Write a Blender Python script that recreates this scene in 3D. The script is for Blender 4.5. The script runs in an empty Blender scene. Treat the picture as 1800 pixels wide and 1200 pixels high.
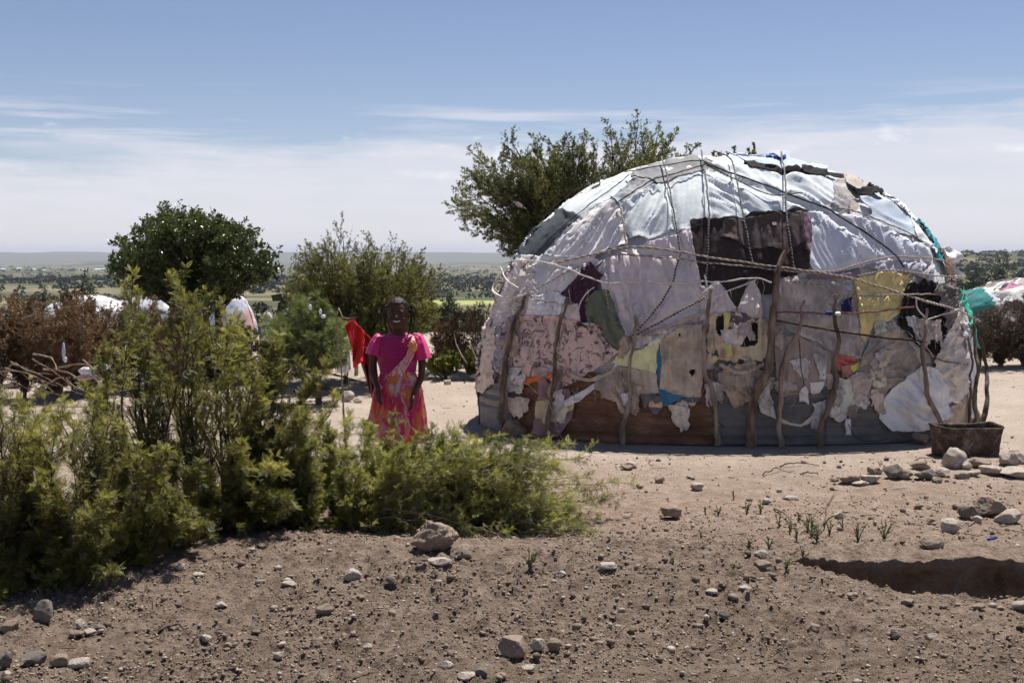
import bpy, bmesh, math, random
import numpy as np
from mathutils import Vector, Matrix
random.seed(7); rng = np.random.default_rng(7)
scene = bpy.context.scene
R = math.radians

# ------------------------------------------------------------------ camera
CAMH = 1.58; FPX = 2000.0; PITCH = math.atan(150/2000)
cd = bpy.data.cameras.new('camera'); cam = bpy.data.objects.new('camera', cd)
scene.collection.objects.link(cam); scene.camera = cam
cam.location = (0, 0, CAMH); cam.rotation_euler = (R(90)-PITCH, 0, 0)
cd.lens = 40; cd.sensor_width = 36; cd.clip_start = .05; cd.clip_end = 20000

# ------------------------------------------------------------------ world, sun, exposure
SUN_EL = 66; SUN_AZ = 27
world = bpy.data.worlds.new('World'); scene.world = world; world.use_nodes = True
def build_world():
    nt = world.node_tree; N = nt.nodes; L = nt.links; N.clear()
    out = N.new('ShaderNodeOutputWorld'); bg = N.new('ShaderNodeBackground'); bg.inputs['Strength'].default_value = .125
    L.new(bg.outputs[0], out.inputs[0])
    sky = N.new('ShaderNodeTexSky'); sky.sky_type = 'NISHITA'; sky.sun_disc = False
    sky.sun_elevation = R(SUN_EL); sky.sun_rotation = R(SUN_AZ); sky.altitude = 1200; sky.air_density = 1.0; sky.dust_density = .1; sky.ozone_density = 2.5
    tc = N.new('ShaderNodeTexCoord'); sp = N.new('ShaderNodeSeparateXYZ'); L.new(tc.outputs['Generated'], sp.inputs[0])
    def m(op, a, b=None, c=None, clamp=False):
        n = N.new('ShaderNodeMath'); n.operation = op; n.use_clamp = clamp
        for i, v in enumerate((a, b, c)):
            if v is None: continue
            if isinstance(v, (int, float)): n.inputs[i].default_value = v
            else: L.new(v, n.inputs[i])
        return n.outputs[0]
    el = m('ARCSINE', sp.outputs[2]); az = m('ARCTAN2', sp.outputs[0], sp.outputs[1])
    def noise(sx, sy, sc, det, off=0, rough=.55):
        cb = N.new('ShaderNodeCombineXYZ'); L.new(m('MULTIPLY', az, sx), cb.inputs[0]); L.new(m('MULTIPLY', el, sy), cb.inputs[1]); cb.inputs[2].default_value = off
        n = N.new('ShaderNodeTexNoise'); n.inputs['Scale'].default_value = sc; n.inputs['Detail'].default_value = det; n.inputs['Roughness'].default_value = rough
        L.new(cb.outputs[0], n.inputs['Vector']); return n.outputs['Fac']
    n1 = noise(1, 4, 3.2, 5, 1.7); n2 = noise(1, 9, 7, 6, 4.4); n3 = noise(1.0, 7, 11, 7, 9.1)
    # bank of pale cloud low over the horizon, higher on the right
    azc = m('MULTIPLY', m('SINE', m('MULTIPLY', az, 3.0)), .020)
    top = m('ADD', m('ADD', m('MULTIPLY', n1, .08), m('MULTIPLY', n2, .07)), m('ADD', azc, .030))
    bank = m('MULTIPLY', m('SUBTRACT', top, el), 42, clamp=True)
    bank = m('MULTIPLY', bank, m('MULTIPLY_ADD', n3, .9, .42, clamp=True), clamp=True)
    # thin streaks just above it
    band = m('SUBTRACT', 1, m('ABSOLUTE', m('MULTIPLY', m('SUBTRACT', el, .108), 26)), clamp=True)
    st = m('MULTIPLY', m('MULTIPLY', m('SUBTRACT', noise(1, 16, 4.5, 6, 12.3), .5), 5, clamp=True), band)
    # small soft puffs
    band2 = m('SUBTRACT', 1, m('ABSOLUTE', m('MULTIPLY', m('SUBTRACT', el, .088), 30)), clamp=True)
    pf = m('MULTIPLY', m('MULTIPLY', m('SUBTRACT', noise(1, 2.4, 17, 5, 3.1), .62), 7, clamp=True), band2)
    cl = m('MAXIMUM', m('MULTIPLY', bank, .88), m('MAXIMUM', m('MULTIPLY', st, .85), 0))
    hz = m('SUBTRACT', 1, m('MULTIPLY', el, 3.2), clamp=True)
    # sky itself a little deeper and greyer, as the photograph has it
    tint = N.new('ShaderNodeMix'); tint.data_type = 'RGBA'; tint.blend_type = 'MULTIPLY'; tint.inputs[0].default_value = 1
    L.new(sky.outputs[0], tint.inputs[6]); tint.inputs[7].default_value = (.50, .435, .435, 1)
    mx = N.new('ShaderNodeMix'); mx.data_type = 'RGBA'; L.new(cl, mx.inputs[0]); L.new(tint.outputs[2], mx.inputs[6]); mx.inputs[7].default_value = (3.85, 3.8, 4.15, 1)
    m2 = N.new('ShaderNodeMix'); m2.data_type = 'RGBA'; L.new(pf, m2.inputs[0]); L.new(mx.outputs[2], m2.inputs[6]); m2.inputs[7].default_value = (4.9, 4.85, 5.1, 1)
    L.new(m2.outputs[2], bg.inputs[0])
build_world()
sl = bpy.data.lights.new('sun', 'SUN'); sl.energy = 4.7; sl.angle = R(.53); sl.color = (1, .95, .88)
so = bpy.data.objects.new('sun', sl); scene.collection.objects.link(so)
sdir = Vector((math.sin(R(SUN_AZ))*math.cos(R(SUN_EL)), math.cos(R(SUN_AZ))*math.cos(R(SUN_EL)), math.sin(R(SUN_EL))))
so.rotation_euler = sdir.to_track_quat('Z', 'Y').to_euler(); so.location = sdir*60
vs = scene.view_settings; vs.view_transform = 'Standard'; vs.look = 'None'; vs.gamma = 1; vs.use_curve_mapping = False; vs.exposure = 0.78
scene.cycles.volume_bounces = 0; scene.cycles.max_bounces = 6; scene.cycles.transparent_max_bounces = 4

# ------------------------------------------------------------------ small maths
CP, SP = math.cos(PITCH), math.sin(PITCH)
def rays(px, py):
    px = np.asarray(px, float); py = np.asarray(py, float)
    x = (px-900)/FPX; y = (600-py)/FPX
    return np.stack([x, CP+y*SP, -SP+y*CP], -1)
def at(px, py, Y):
    d = rays(px, py); return np.array([0, 0, CAMH])+d*(np.asarray(Y)/d[..., 1])[..., None]
def sstep(a, b, x):
    t = np.clip((x-a)/(b-a), 0, 1); return t*t*(3-2*t)
def _h(ix, iy, iz, s):
    n = (ix.astype(np.int64)*374761393+iy.astype(np.int64)*668265263+iz.astype(np.int64)*2147483647+s*1274126177) & 0xffffffff
    n = ((n ^ (n >> 13))*1274126177) & 0xffffffff
    return ((n ^ (n >> 16)) & 0xffff)/65535.0
def vn(x, y, z=None, s=0):
    """value noise in [-1,1]"""
    x = np.asarray(x, float); y = np.asarray(y, float); z = np.zeros_like(x) if z is None else np.asarray(z, float)
    x0 = np.floor(x); y0 = np.floor(y); z0 = np.floor(z)
    fx = x-x0; fy = y-y0; fz = z-z0
    fx = fx*fx*(3-2*fx); fy = fy*fy*(3-2*fy); fz = fz*fz*(3-2*fz); r = 0
    two = bool(np.any(fz))
    for dz in ((0, 1) if two else (0,)):
        wz = fz if dz else 1-fz
        for dx in (0, 1):
            wx = fx if dx else 1-fx
            for dy in (0, 1):
                wy = fy if dy else 1-fy
                r = r+_h(x0+dx, y0+dy, z0+dz, s)*wx*wy*wz
    return r*2-1
def fbm(x, y, z=None, o=4, s=0, g=.5):
    r = 0; a = 1; t = 0
    for i in range(o):
        f = 2**i; r = r+a*vn(np.asarray(x)*f+i*17.3, np.asarray(y)*f+i*5.1, None if z is None else np.asarray(z)*f, s+i); t += a; a *= g
    return r/t
def vor(x, y, s=0):
    """distance to nearest jittered cell point, and that cell's random number"""
    x0 = np.floor(x); y0 = np.floor(y); best = np.full(np.shape(x), 9.); cid = np.zeros(np.shape(x)); z = np.zeros_like(x0)
    for dx in (-1, 0, 1):
        for dy in (-1, 0, 1):
            cx = x0+dx; cy = y0+dy
            d = (cx+_h(cx, cy, z, s)-x)**2+(cy+_h(cx, cy, z, s+9)-y)**2
            m = d < best; best = np.where(m, d, best); cid = np.where(m, _h(cx, cy, z, s+5), cid)
    return np.sqrt(best), cid
def nrm(v): return v/np.maximum(np.linalg.norm(v, axis=-1, keepdims=True), 1e-9)

# ------------------------------------------------------------------ scene helpers
def link(o): scene.collection.objects.link(o); return o
def tag(o, label=None, cat=None, group=None, kind=None):
    if label: o['label'] = label
    if cat: o['category'] = cat
    if group: o['group'] = group
    if kind: o['kind'] = kind
    return o
def thing(name, label, cat, loc=(0, 0, 0), group=None, rz=0):
    o = link(bpy.data.objects.new(name, None)); o.location = loc; o.rotation_euler = (0, 0, rz); o.empty_display_size = .2
    return tag(o, label, cat, group)
def np_mesh(name, V, faces, smooth=True, attr=None):
    """faces: list of (n,k) index arrays"""
    if not isinstance(faces, list): faces = [faces]
    faces = [np.asarray(f, np.int32) for f in faces if len(f)]
    me = bpy.data.meshes.new(name)
    V = np.ascontiguousarray(V, np.float32); me.vertices.add(len(V)); me.vertices.foreach_set('co', V.ravel())
    if not faces: return me
    li = np.concatenate([f.ravel() for f in faces]); cnt = np.concatenate([np.full(len(f), f.shape[1], np.int32) for f in faces])
    me.loops.add(len(li)); me.loops.foreach_set('vertex_index', li)
    me.polygons.add(len(cnt)); st = np.zeros(len(cnt), np.int32); st[1:] = np.cumsum(cnt)[:-1]
    me.polygons.foreach_set('loop_start', st); me.polygons.foreach_set('loop_total', cnt)
    me.polygons.foreach_set('use_smooth', np.full(len(cnt), smooth))
    me.update(calc_edges=True)
    if attr:
        for k, v in attr.items():
            a = me.attributes.new(k, 'FLOAT', 'POINT'); a.data.foreach_set('value', np.ascontiguousarray(v, np.float32))
    return me
def obj(name, me, mat=None, parent=None, kind=None):
    """V in world space; when the parent is an Empty the inverse keeps it there"""
    o = link(bpy.data.objects.new(name, me))
    if mat is not None: me.materials.append(mat)
    if parent is not None:
        o.parent = parent; p = parent; off = Matrix.Identity(4)
        o.matrix_parent_inverse = (Matrix.Translation(parent.location) @ parent.rotation_euler.to_matrix().to_4x4()).inverted() if parent.type == 'EMPTY' else Matrix.Identity(4)
    if kind: o['kind'] = kind
    return o
def tubes(P, Rad, k=4, cap=False):
    """P (n,m,3), Rad (n,m) -> V, quads"""
    P = np.asarray(P, float); n, m, _ = P.shape
    T = nrm(np.gradient(P, axis=1)); ref = np.where(np.abs(T[..., 2:3]) > .9, np.array([1., 0, 0]), np.array([0, 0, 1.]))
    ref = np.broadcast_to(ref[:, :1], T.shape); A = nrm(np.cross(T, ref)); B = np.cross(T, A)
    th = np.arange(k)*2*np.pi/k
    V = P[:, :, None]+Rad[:, :, None, None]*(A[:, :, None]*np.cos(th)[None, None, :, None]+B[:, :, None]*np.sin(th)[None, None, :, None])
    idx = np.arange(n*m*k).reshape(n, m, k); a = idx[:, :-1]; b = idx[:, 1:]; a2 = np.roll(a, -1, 2); b2 = np.roll(b, -1, 2)
    return V.reshape(-1, 3), np.stack([a, a2, b2, b], -1).reshape(-1, 4)
def join(parts):
    Vs, Fs, o = [], {}, 0
    for V, F in parts:
        for f in (F if isinstance(F, list) else [F]):
            f = np.asarray(f)
            if len(f): Fs.setdefault(f.shape[1], []).append(f+o)
        Vs.append(V); o += len(V)
    return np.concatenate(Vs), [np.concatenate(v) for v in Fs.values()]
def spline(pts, n):
    pts = np.asarray(pts, float)
    if len(pts) == 2: t = np.linspace(0, 1, n)[:, None]; return pts[0]*(1-t)+pts[1]*t
    d = np.r_[0, np.cumsum(np.maximum(np.linalg.norm(np.diff(pts, axis=0), axis=1), 1e-6))]; d /= d[-1]
    P = np.vstack([2*pts[0]-pts[1], pts, 2*pts[-1]-pts[-2]]); out = []
    for u in np.linspace(0, 1, n):
        i = min(np.searchsorted(d, u, 'right')-1, len(pts)-2); t = (u-d[i])/(d[i+1]-d[i]); p0, p1, p2, p3 = P[i:i+4]
        out.append(.5*((2*p1)+(-p0+p2)*t+(2*p0-5*p1+4*p2-p3)*t*t+(-p0+3*p1-3*p2+p3)*t**3))
    return np.array(out)
def inpoly(x, y, poly):
    x = np.asarray(x); y = np.asarray(y); r = np.zeros(x.shape, bool); n = len(poly)
    for i in range(n):
        x1, y1 = poly[i]; x2, y2 = poly[(i+1) % n]
        if y1 == y2: continue
        c = ((y1 > y) != (y2 > y)) & (x < (x2-x1)*(y-y1)/(y2-y1)+x1); r ^= c
    return r

# ------------------------------------------------------------------ materials
def new_mat(name):
    m = bpy.data.materials.new(name); m.use_nodes = True; nt = m.node_tree
    return m, nt, nt.nodes, nt.links, nt.nodes['Principled BSDF']
def nz(N, L, vec, scale, det=4, rough=.55, dist=0):
    n = N.new('ShaderNodeTexNoise'); n.inputs['Scale'].default_value = scale; n.inputs['Detail'].default_value = det
    n.inputs['Roughness'].default_value = rough; n.inputs['Distortion'].default_value = dist
    if vec is not None: L.new(vec, n.inputs['Vector'])
    return n.outputs['Fac']
def ramp(N, L, fac, stops):
    r = N.new('ShaderNodeValToRGB'); L.new(fac, r.inputs[0]); el = r.color_ramp.elements
    while len(el) < len(stops): el.new(.5)
    for e, (p, c) in zip(el, stops): e.position = p; e.color = (*c, 1) if len(c) == 3 else c
    return r.outputs[0]
def mixc(N, L, fac, a, b, mode='MIX'):
    x = N.new('ShaderNodeMix'); x.data_type = 'RGBA'; x.blend_type = mode
    for s, v in ((0, fac), (6, a), (7, b)):
        if isinstance(v, (int, float)): x.inputs[s].default_value = v
        elif isinstance(v, tuple): x.inputs[s].default_value = (*v, 1) if len(v) == 3 else v
        else: L.new(v, x.inputs[s])
    return x.outputs[2]
def stretch(N, L, vec, s, rot=(0, 0, 0)):
    mp = N.new('ShaderNodeMapping'); mp.inputs['Scale'].default_value = s; mp.inputs['Rotation'].default_value = rot; L.new(vec, mp.inputs['Vector']); return mp.outputs[0]
def coord(N): return N.new('ShaderNodeTexCoord').outputs['Object']
def bump(N, L, bs, h, dist=.01, strength=.6, prev=None):
    b = N.new('ShaderNodeBump'); b.inputs['Strength'].default_value = strength; b.inputs['Distance'].default_value = dist
    L.new(h, b.inputs['Height'])
    if prev: L.new(prev, b.inputs['Normal'])
    L.new(b.outputs[0], bs.inputs['Normal']); return b.outputs[0]
def simple(name, c1, c2, scale=8, rough=.8, bs=40, bd=.004, s=(1, 1, 1), spec=.3, metal=0):
    m, nt, N, L, P = new_mat(name); v = stretch(N, L, coord(N), s)
    f = nz(N, L, v, scale, 5); L.new(ramp(N, L, f, [(.35, c1), (.65, c2)]), P.inputs['Base Color'])
    P.inputs['Roughness'].default_value = rough; P.inputs['Specular IOR Level'].default_value = spec; P.inputs['Metallic'].default_value = metal
    bump(N, L, P, nz(N, L, v, bs, 4), bd, .7); return m
FAB = {}
def fabric(col, dirt=.35, dcol=(.19, .155, .13), kind='plain', rough=.75, smooth=False):
    key = (col, dirt, dcol, kind, smooth)
    if key in FAB: return FAB[key]
    m, nt, N, L, P = new_mat('fabric_'+kind); v = coord(N)
    c = mixc(N, L, .0, col, col)
    big = nz(N, L, v, 3.1, 6, .65, .6); med = nz(N, L, v, 17, 5, .7); fine = nz(N, L, v, 90, 3, .6)
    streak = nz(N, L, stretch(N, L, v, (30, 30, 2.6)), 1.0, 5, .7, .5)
    if kind == 'floral':
        w = nz(N, L, v, 10, 4, .6, 1.6); w2 = nz(N, L, v, 60, 3, .6, .8)
        k = ramp(N, L, w, [(.53, (0, 0, 0)), (.56, (1, 1, 1)), (.60, (.35, .35, .35)), (.63, (1, 1, 1))])
        k2 = ramp(N, L, w2, [(.62, (0, 0, 0)), (.66, (.7, .7, .7))])
        kk = mixc(N, L, 1., k, k2, 'LIGHTEN')
        c = mixc(N, L, kk, col, (.045, .032, .045))
    elif kind == 'mottled':
        c = mixc(N, L, ramp(N, L, nz(N, L, stretch(N, L, v, (1, 1, .6)), 6, 8, .78, .5), [(.44, (0, 0, 0)), (.68, (.85, .85, .85))]), col, (.15, .14, .145))
    elif kind == 'stripe':
        wv = N.new('ShaderNodeTexWave'); wv.bands_direction = 'Z'; wv.inputs['Scale'].default_value = 3.2; wv.inputs['Distortion'].default_value = 1.2; L.new(v, wv.inputs['Vector'])
        c = mixc(N, L, ramp(N, L, wv.outputs['Fac'], [(.35, (0, 0, 0)), (.6, (1, 1, 1))]), (.13, .14, .18), col)
    c = mixc(N, L, ramp(N, L, big, [(.42, (0, 0, 0)), (.66, (min(1, dirt*1.3),)*3)]), c, dcol)
    c = mixc(N, L, ramp(N, L, streak, [(.44, (0, 0, 0)), (.72, (min(1, dirt*.75),)*3)]), c, dcol)  # upright dirt streaks, also standing in for shade between folds
    c = mixc(N, L, ramp(N, L, med, [(.50, (0, 0, 0)), (.70, (min(1, dirt*1.2),)*3)]), c, (.30, .24, .19))
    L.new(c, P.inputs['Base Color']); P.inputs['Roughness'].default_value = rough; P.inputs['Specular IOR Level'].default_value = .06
    b1 = bump(N, L, P, nz(N, L, stretch(N, L, v, (1, 1, .28)), 34, 4, .6, .8), .004 if smooth else .012, .8)
    bump(N, L, P, fine, .002, .5, b1)
    FAB[key] = m; return m
def leafmat(name, dark, light, trans=.35, rough=.5, inst=False):
    m, nt, N, L, P = new_mat(name); out = N['Material Output']
    a = N.new('ShaderNodeAttribute'); a.attribute_name = 'v'; a.attribute_type = 'INSTANCER' if inst else 'GEOMETRY'
    c = ramp(N, L, a.outputs['Fac'], [(.1, dark), (.9, light)])
    L.new(c, P.inputs['Base Color']); P.inputs['Roughness'].default_value = rough; P.inputs['Specular IOR Level'].default_value = .35
    t = N.new('ShaderNodeBsdfTranslucent'); L.new(mixc(N, L, 1., c, (1.0, 1.0, .55), 'MULTIPLY'), t.inputs[0])
    mx = N.new('ShaderNodeMixShader'); mx.inputs[0].default_value = trans; L.new(P.outputs[0], mx.inputs[1]); L.new(t.outputs[0], mx.inputs[2]); L.new(mx.outputs[0], out.inputs[0])
    return m

# ------------------------------------------------------------------ terrain height
YK = [-60, 22, 35, 70, 150, 400, 1200, 3500, 3900, 4600, 9000]
ZL = [0, 0, -.75, -3.2, -8.5, -13.5, -22, -30, -8, 13, 16]
ZR = [0, 0, -.75, -3.2, -8.0, -9, 4, 8, 12, 16, 18]
def pit_far(x): return 5.83+.035*vn(x*4, x*0)+.05*vn(x*1.3+4, x*0)-.10*sstep(1.75, 1.35, x)
def pit_near(x): return 5.25+.30*sstep(1.95, 1.43, x)+.03*vn(x*5+7, x*0)-.02*x+.05*sstep(2.2, 2.9, x)
def Hm(x, y, fine=True):
    x = np.asarray(x, float); y = np.asarray(y, float)
    s = x/np.maximum(np.abs(y), 5)
    zl = np.interp(y, YK, ZL); zr = np.interp(y, YK, ZR)
    w = sstep(.16, .40, s); z = zl*(1-w)+zr*w
    far = sstep(60, 500, y)
    z = z+far*fbm(x/260, y/260, o=3, s=3)*(3+y*.0012)
    z = z+sstep(3000, 4600, y)*fbm(x/1700, y*0+3, o=3, s=8)*7
    near = 1-sstep(18, 40, np.abs(y)+np.abs(x)*.3)
    z = z+near*(.05*fbm(x/2.2, y/2.2, o=2, s=1)+.022*fbm(x/.6, y/.6, o=3, s=2))
    # spoil heap in the foreground, shallow dish between it and the hut
    crest = np.exp(-((y-(5.45-.10*x))/.62)**2)*.13*(1-sstep(.6, 1.9, x))*sstep(-2.6, -1.2, x)
    dish = -np.exp(-((y-7.4)/.9)**2-((x-1.6)/2.2)**2)*.07
    flat = (1-sstep(9.0, 9.6, y))+sstep(13.5, 15, y)
    z = z+near*(crest+dish)
    # level pad under the hut
    padw = np.exp(-np.maximum(0, np.hypot((x-2.07)/3.1, (y-11)/2.3)-1)*6); z = z*(1-padw*near)
    if fine:
        k = near*(1-sstep(10, 20, y))
        f1, c1 = vor(x/.055+fbm(x*9, y*9, o=2, s=4)*.5, y/.055, 3); f2, c2 = vor(x/.023, y/.023, 5)
        mask = .45+.55*np.clip(.5+fbm(x/.7, y/.7, o=3, s=11), 0, 1)
        spoil = .30+.70*(1-sstep(5.4, 8.2, y+.15*x))
        z = z+k*spoil*mask*(.030*np.maximum(0, .6-f1)*(c1 > .3)*c1*2.2+.020*np.maximum(0, .6-f2)*(c2 > .3)+.014*fbm(x*13, y*13, o=4, s=6, g=.6))
    return z
def Hpit(x, y):
    x = np.asarray(x, float); y = np.asarray(y, float)
    inside = sstep(-.16, -.10, pit_far(x)-y)*sstep(-.02, .06, y-pit_near(x))*sstep(1.40, 1.52, x)
    return -inside*.62
def gpt(px, py):
    """ground point seen at a pixel"""
    d = rays(px, py); lo = np.full(np.shape(px), 3.0) if np.ndim(px) else 3.0; Y = 1.58/max(-float(d[..., 2])/float(d[..., 1]), .004)
    for _ in range(12):
        p = at(px, py, Y); z = float(Hm(p[0], p[1])); Y = (CAMH-z)/max(-float(d[2])/float(d[1]), .004)
    p = at(px, py, Y); p[2] = float(Hm(p[0], p[1])); return p

# ------------------------------------------------------------------ ground
def ground_material():
    m, nt, N, L, P = new_mat('dry_soil'); g = N.new('ShaderNodeNewGeometry').outputs['Position']
    sx = N.new('ShaderNodeSeparateXYZ'); L.new(g, sx.inputs[0]); Y = sx.outputs[1]; X = sx.outputs[0]
    def mr(v, a, b, c=0, d=1):
        n = N.new('ShaderNodeMapRange'); n.inputs[1].default_value = a; n.inputs[2].default_value = b; n.inputs[3].default_value = c; n.inputs[4].default_value = d; L.new(v, n.inputs[0]); return n.outputs[0]
    def M(op, a, b):
        n = N.new('ShaderNodeMath'); n.operation = op; n.use_clamp = True
        for i, v in enumerate((a, b)):
            if isinstance(v, (int, float)): n.inputs[i].default_value = v
            else: L.new(v, n.inputs[i])
        return n.outputs[0]
    n1 = nz(N, L, g, 1.3, 6, .6, .4); n2 = nz(N, L, g, 9, 6, .65); n3 = nz(N, L, g, 60, 5, .7)
    pale = ramp(N, L, n1, [(.3, (.53, .425, .345)), (.7, (.66, .555, .465))])
    pink = ramp(N, L, n2, [(.3, (.30, .215, .162)), (.7, (.53, .405, .32))])
    dark = ramp(N, L, n2, [(.28, (.115, .084, .063)), (.72, (.36, .275, .212))])
    # yard pale, slope pinkish, spoil heap dark
    n = N.new('ShaderNodeMath'); n.operation = 'MULTIPLY_ADD'; L.new(n1, n.inputs[0]); n.inputs[1].default_value = 1.6; L.new(Y, n.inputs[2]); Yn = n.outputs[0]
    n = N.new('ShaderNodeMath'); n.operation = 'MULTIPLY_ADD'; L.new(X, n.inputs[0]); n.inputs[1].default_value = .12; L.new(Yn, n.inputs[2]); Yx = n.outputs[0]
    c = mixc(N, L, mr(Yn, 8.2, 10.2), pink, pale)
    c = mixc(N, L, M('MULTIPLY', mr(Yx, 8.0, 5.3), .85), c, dark)
    c = mixc(N, L, ramp(N, L, n3, [(.35, (.35,)*3), (.65, (0,)*3)]), c, mixc(N, L, .6, c, (.10, .075, .06)))
    c = mixc(N, L, ramp(N, L, n3, [(.62, (0,)*3), (.75, (.4,)*3)]), c, (.52, .44, .37))
    # far country: scrub, bare tan strips, a field
    far = stretch(N, L, g, (.0032, .0062, .001)); f1 = nz(N, L, far, 1.6, 8, .62, .5); f2 = nz(N, L, stretch(N, L, g, (.05, .09, .01)), 1, 6, .7)
    fc = ramp(N, L, f1, [(.38, (.035, .042, .020)), (.48, (.065, .068, .034)), (.535, (.20, .165, .10)), (.57, (.30, .22, .16)), (.62, (.055, .060, .028))])
    fc = mixc(N, L, ramp(N, L, f2, [(.42, (0,)*3), (.56, (.8,)*3)]), fc, (.075, .085, .042))
    c = mixc(N, L, mr(Y, 24, 45), c, fc)
    # bright green field beyond the dry shrubs
    fx = M('MULTIPLY', mr(Y, 285, 300), mr(Y, 385, 360)); fy = M('MULTIPLY', mr(X, -45, -38), mr(X, 12, 4))
    c = mixc(N, L, M('MULTIPLY', M('MULTIPLY', fx, fy), .9), c, (.30, .33, .10))
    c = mixc(N, L, mr(Y, 3500, 3750), c, (.13, .13, .115))
    L.new(c, P.inputs['Base Color']); P.inputs['Roughness'].default_value = .95; P.inputs['Specular IOR Level'].default_value = .1
    n4 = nz(N, L, g, 170, 3, .7)
    vo = N.new('ShaderNodeTexVoronoi'); vo.inputs['Scale'].default_value = 52; L.new(g, vo.inputs['Vector'])
    b = bump(N, L, P, nz(N, L, g, 26, 8, .8), .045, 1.0); b = bump(N, L, P, vo.outputs['Distance'], -.018, .8, b); b = bump(N, L, P, n3, .025, .9, b); bump(N, L, P, n4, .004, .6, b)
    return m
soil = ground_material()
def build_ground():
    rows = [-60, -30, -15, -8, -4, -2, 0, 1, 1.6, 2.2, 2.7]; y = 3.0
    while y < 24: rows.append(y); y += (y+1)*(.0036 if y < 9 else .007) if not 5.1 < y < 6.0 else .015
    while y < 9500: rows.append(y); y *= 1.045
    rows = np.array(rows)
    core = np.linspace(-.56, .56, 430); side = np.concatenate([np.linspace(.6, 1.5, 16), np.array([2, 3, 5, 9, 16])])
    cols = np.concatenate([-side[::-1], core, side])
    W = np.maximum(rows, 0)*1.0+1.2
    X = cols[None]*W[:, None]; Yg = np.repeat(rows[:, None], len(cols), 1)
    Z = Hm(X, Yg)+Hpit(X, Yg)
    idx = np.arange(X.size).reshape(X.shape)
    F = np.stack([idx[:-1, :-1], idx[:-1, 1:], idx[1:, 1:], idx[1:, :-1]], -1).reshape(-1, 4)
    me = np_mesh('ground', np.stack([X, Yg, Z], -1).reshape(-1, 3), F); obj('ground', me, soil, kind='structure')
    # far wall of the dug pit, with a crumbling lip
    nx, nzv = 420, 64
    xs = np.linspace(1.30, 5.2, nx); v = np.linspace(0, 1, nzv); XX, VV = np.meshgrid(xs, v); led = .30
    q = np.clip(VV/led, 0, 1); wv = np.clip((VV-led)/(1-led), 0, 1); ZZ = -wv*.62
    rough = .09*fbm(XX*6, ZZ*6, o=5, s=21, g=.62)+.16*np.abs(fbm(XX*2.6, ZZ*2.0, o=4, s=22))
    lip = pit_far(XX)-.01+.07*fbm(XX*3.1, XX*0, o=5, s=27, g=.6)*sstep(1.4, 2., XX)
    rough = rough*(.25+.75*sstep(1.6, 2.4, XX)); YY = lip+.30*(1-q)+.10*sstep(.0, .25, wv)-rough*sstep(0, .15, wv)
    ZZ = Hm(XX, YY)+.008*sstep(0, .3, q)-.03*sstep(.55, 1, q)*(.5+.8*fbm(XX*7, YY*7, o=3, s=24))+ZZ
    fade = sstep(1.62, 1.42, XX); ZZ = ZZ-fade*.05*(1-q)
    idx = np.arange(XX.size).reshape(XX.shape)
    F = np.stack([idx[:-1, :-1], idx[1:, :-1], idx[1:, 1:], idx[:-1, 1:]], -1).reshape(-1, 4)
    m = simple('pit_earth', (.10, .07, .05), (.20, .145, .105), 9, .95, 45, .02)
    obj('pit_wall', np_mesh('pit_wall', np.stack([XX, YY, ZZ], -1).reshape(-1, 3), F), soil, kind='structure')
build_ground()

# ------------------------------------------------------------------ stones and gravel
def ico(sub):
    bm = bmesh.new(); bmesh.ops.create_icosphere(bm, subdivisions=sub, radius=1); bm.verts.ensure_lookup_table()
    V = np.array([v.co[:] for v in bm.verts]); F = np.array([[v.index for v in f.verts] for f in bm.faces]); bm.free(); return V, F
ICO = {i: ico(i) for i in (1, 2, 3, 4, 5)}
ICO[0] = (np.array([(1, 0, 0), (-1, 0, 0), (0, 1, 0), (0, -1, 0), (0, 0, 1), (0, 0, -1.)]), np.array([(0, 2, 4), (2, 1, 4), (1, 3, 4), (3, 0, 4), (2, 0, 5), (1, 2, 5), (3, 1, 5), (0, 3, 5)]))
def stone_shape(sub, seed, rough=.12, cuts=7, pits=0):
    V, F = ICO[sub]; V = V.copy(); r = np.random.default_rng(seed)
    for _ in range(cuts+4):
        n = nrm(r.normal(size=3)); d = r.uniform(.5, .86); t = V@n-d; V = V-np.clip(t, 0, None)[:, None]*n
    o = r.uniform(0, 50, 3)
    V = V*(1+rough*1.3*fbm(V[:, 0]*2.2+o[0], V[:, 1]*2.2+o[1], V[:, 2]*2.2+o[2], o=5, s=seed % 97, g=.62)[:, None])
    if pits:
        q = fbm(V[:, 0]*5+o[1], V[:, 1]*5+o[2], V[:, 2]*5+o[0], o=3, s=seed % 89); V = V*(1-pits*np.clip(np.abs(q)*2-.25, 0, 1)[:, None])
    return V, F
def stone_mat(name, a, b, c):
    m, nt, N, L, P = new_mat(name); v = coord(N)
    cc = ramp(N, L, nz(N, L, v, 9, 6, .7, .5), [(.3, a), (.55, b), (.75, c)])
    L.new(mixc(N, L, ramp(N, L, nz(N, L, v, 45, 4, .7), [(.5, (0,)*3), (.7, (.5,)*3)]), cc, (.13, .10, .08)), P.inputs['Base Color'])
    P.inputs['Roughness'].default_value = .9; P.inputs['Specular IOR Level'].default_value = .2
    b1 = bump(N, L, P, nz(N, L, v, 26, 8, .75), .022, 1.0); return m
m_pale = stone_mat('pale_limestone', (.34, .28, .23), (.48, .41, .35), (.62, .56, .49))
m_tan = stone_mat('tan_stone', (.22, .165, .125), (.33, .25, .19), (.44, .36, .29))
m_grey = stone_mat('grey_stone', (.13, .11, .095), (.21, .18, .155), (.31, .27, .235))
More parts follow.
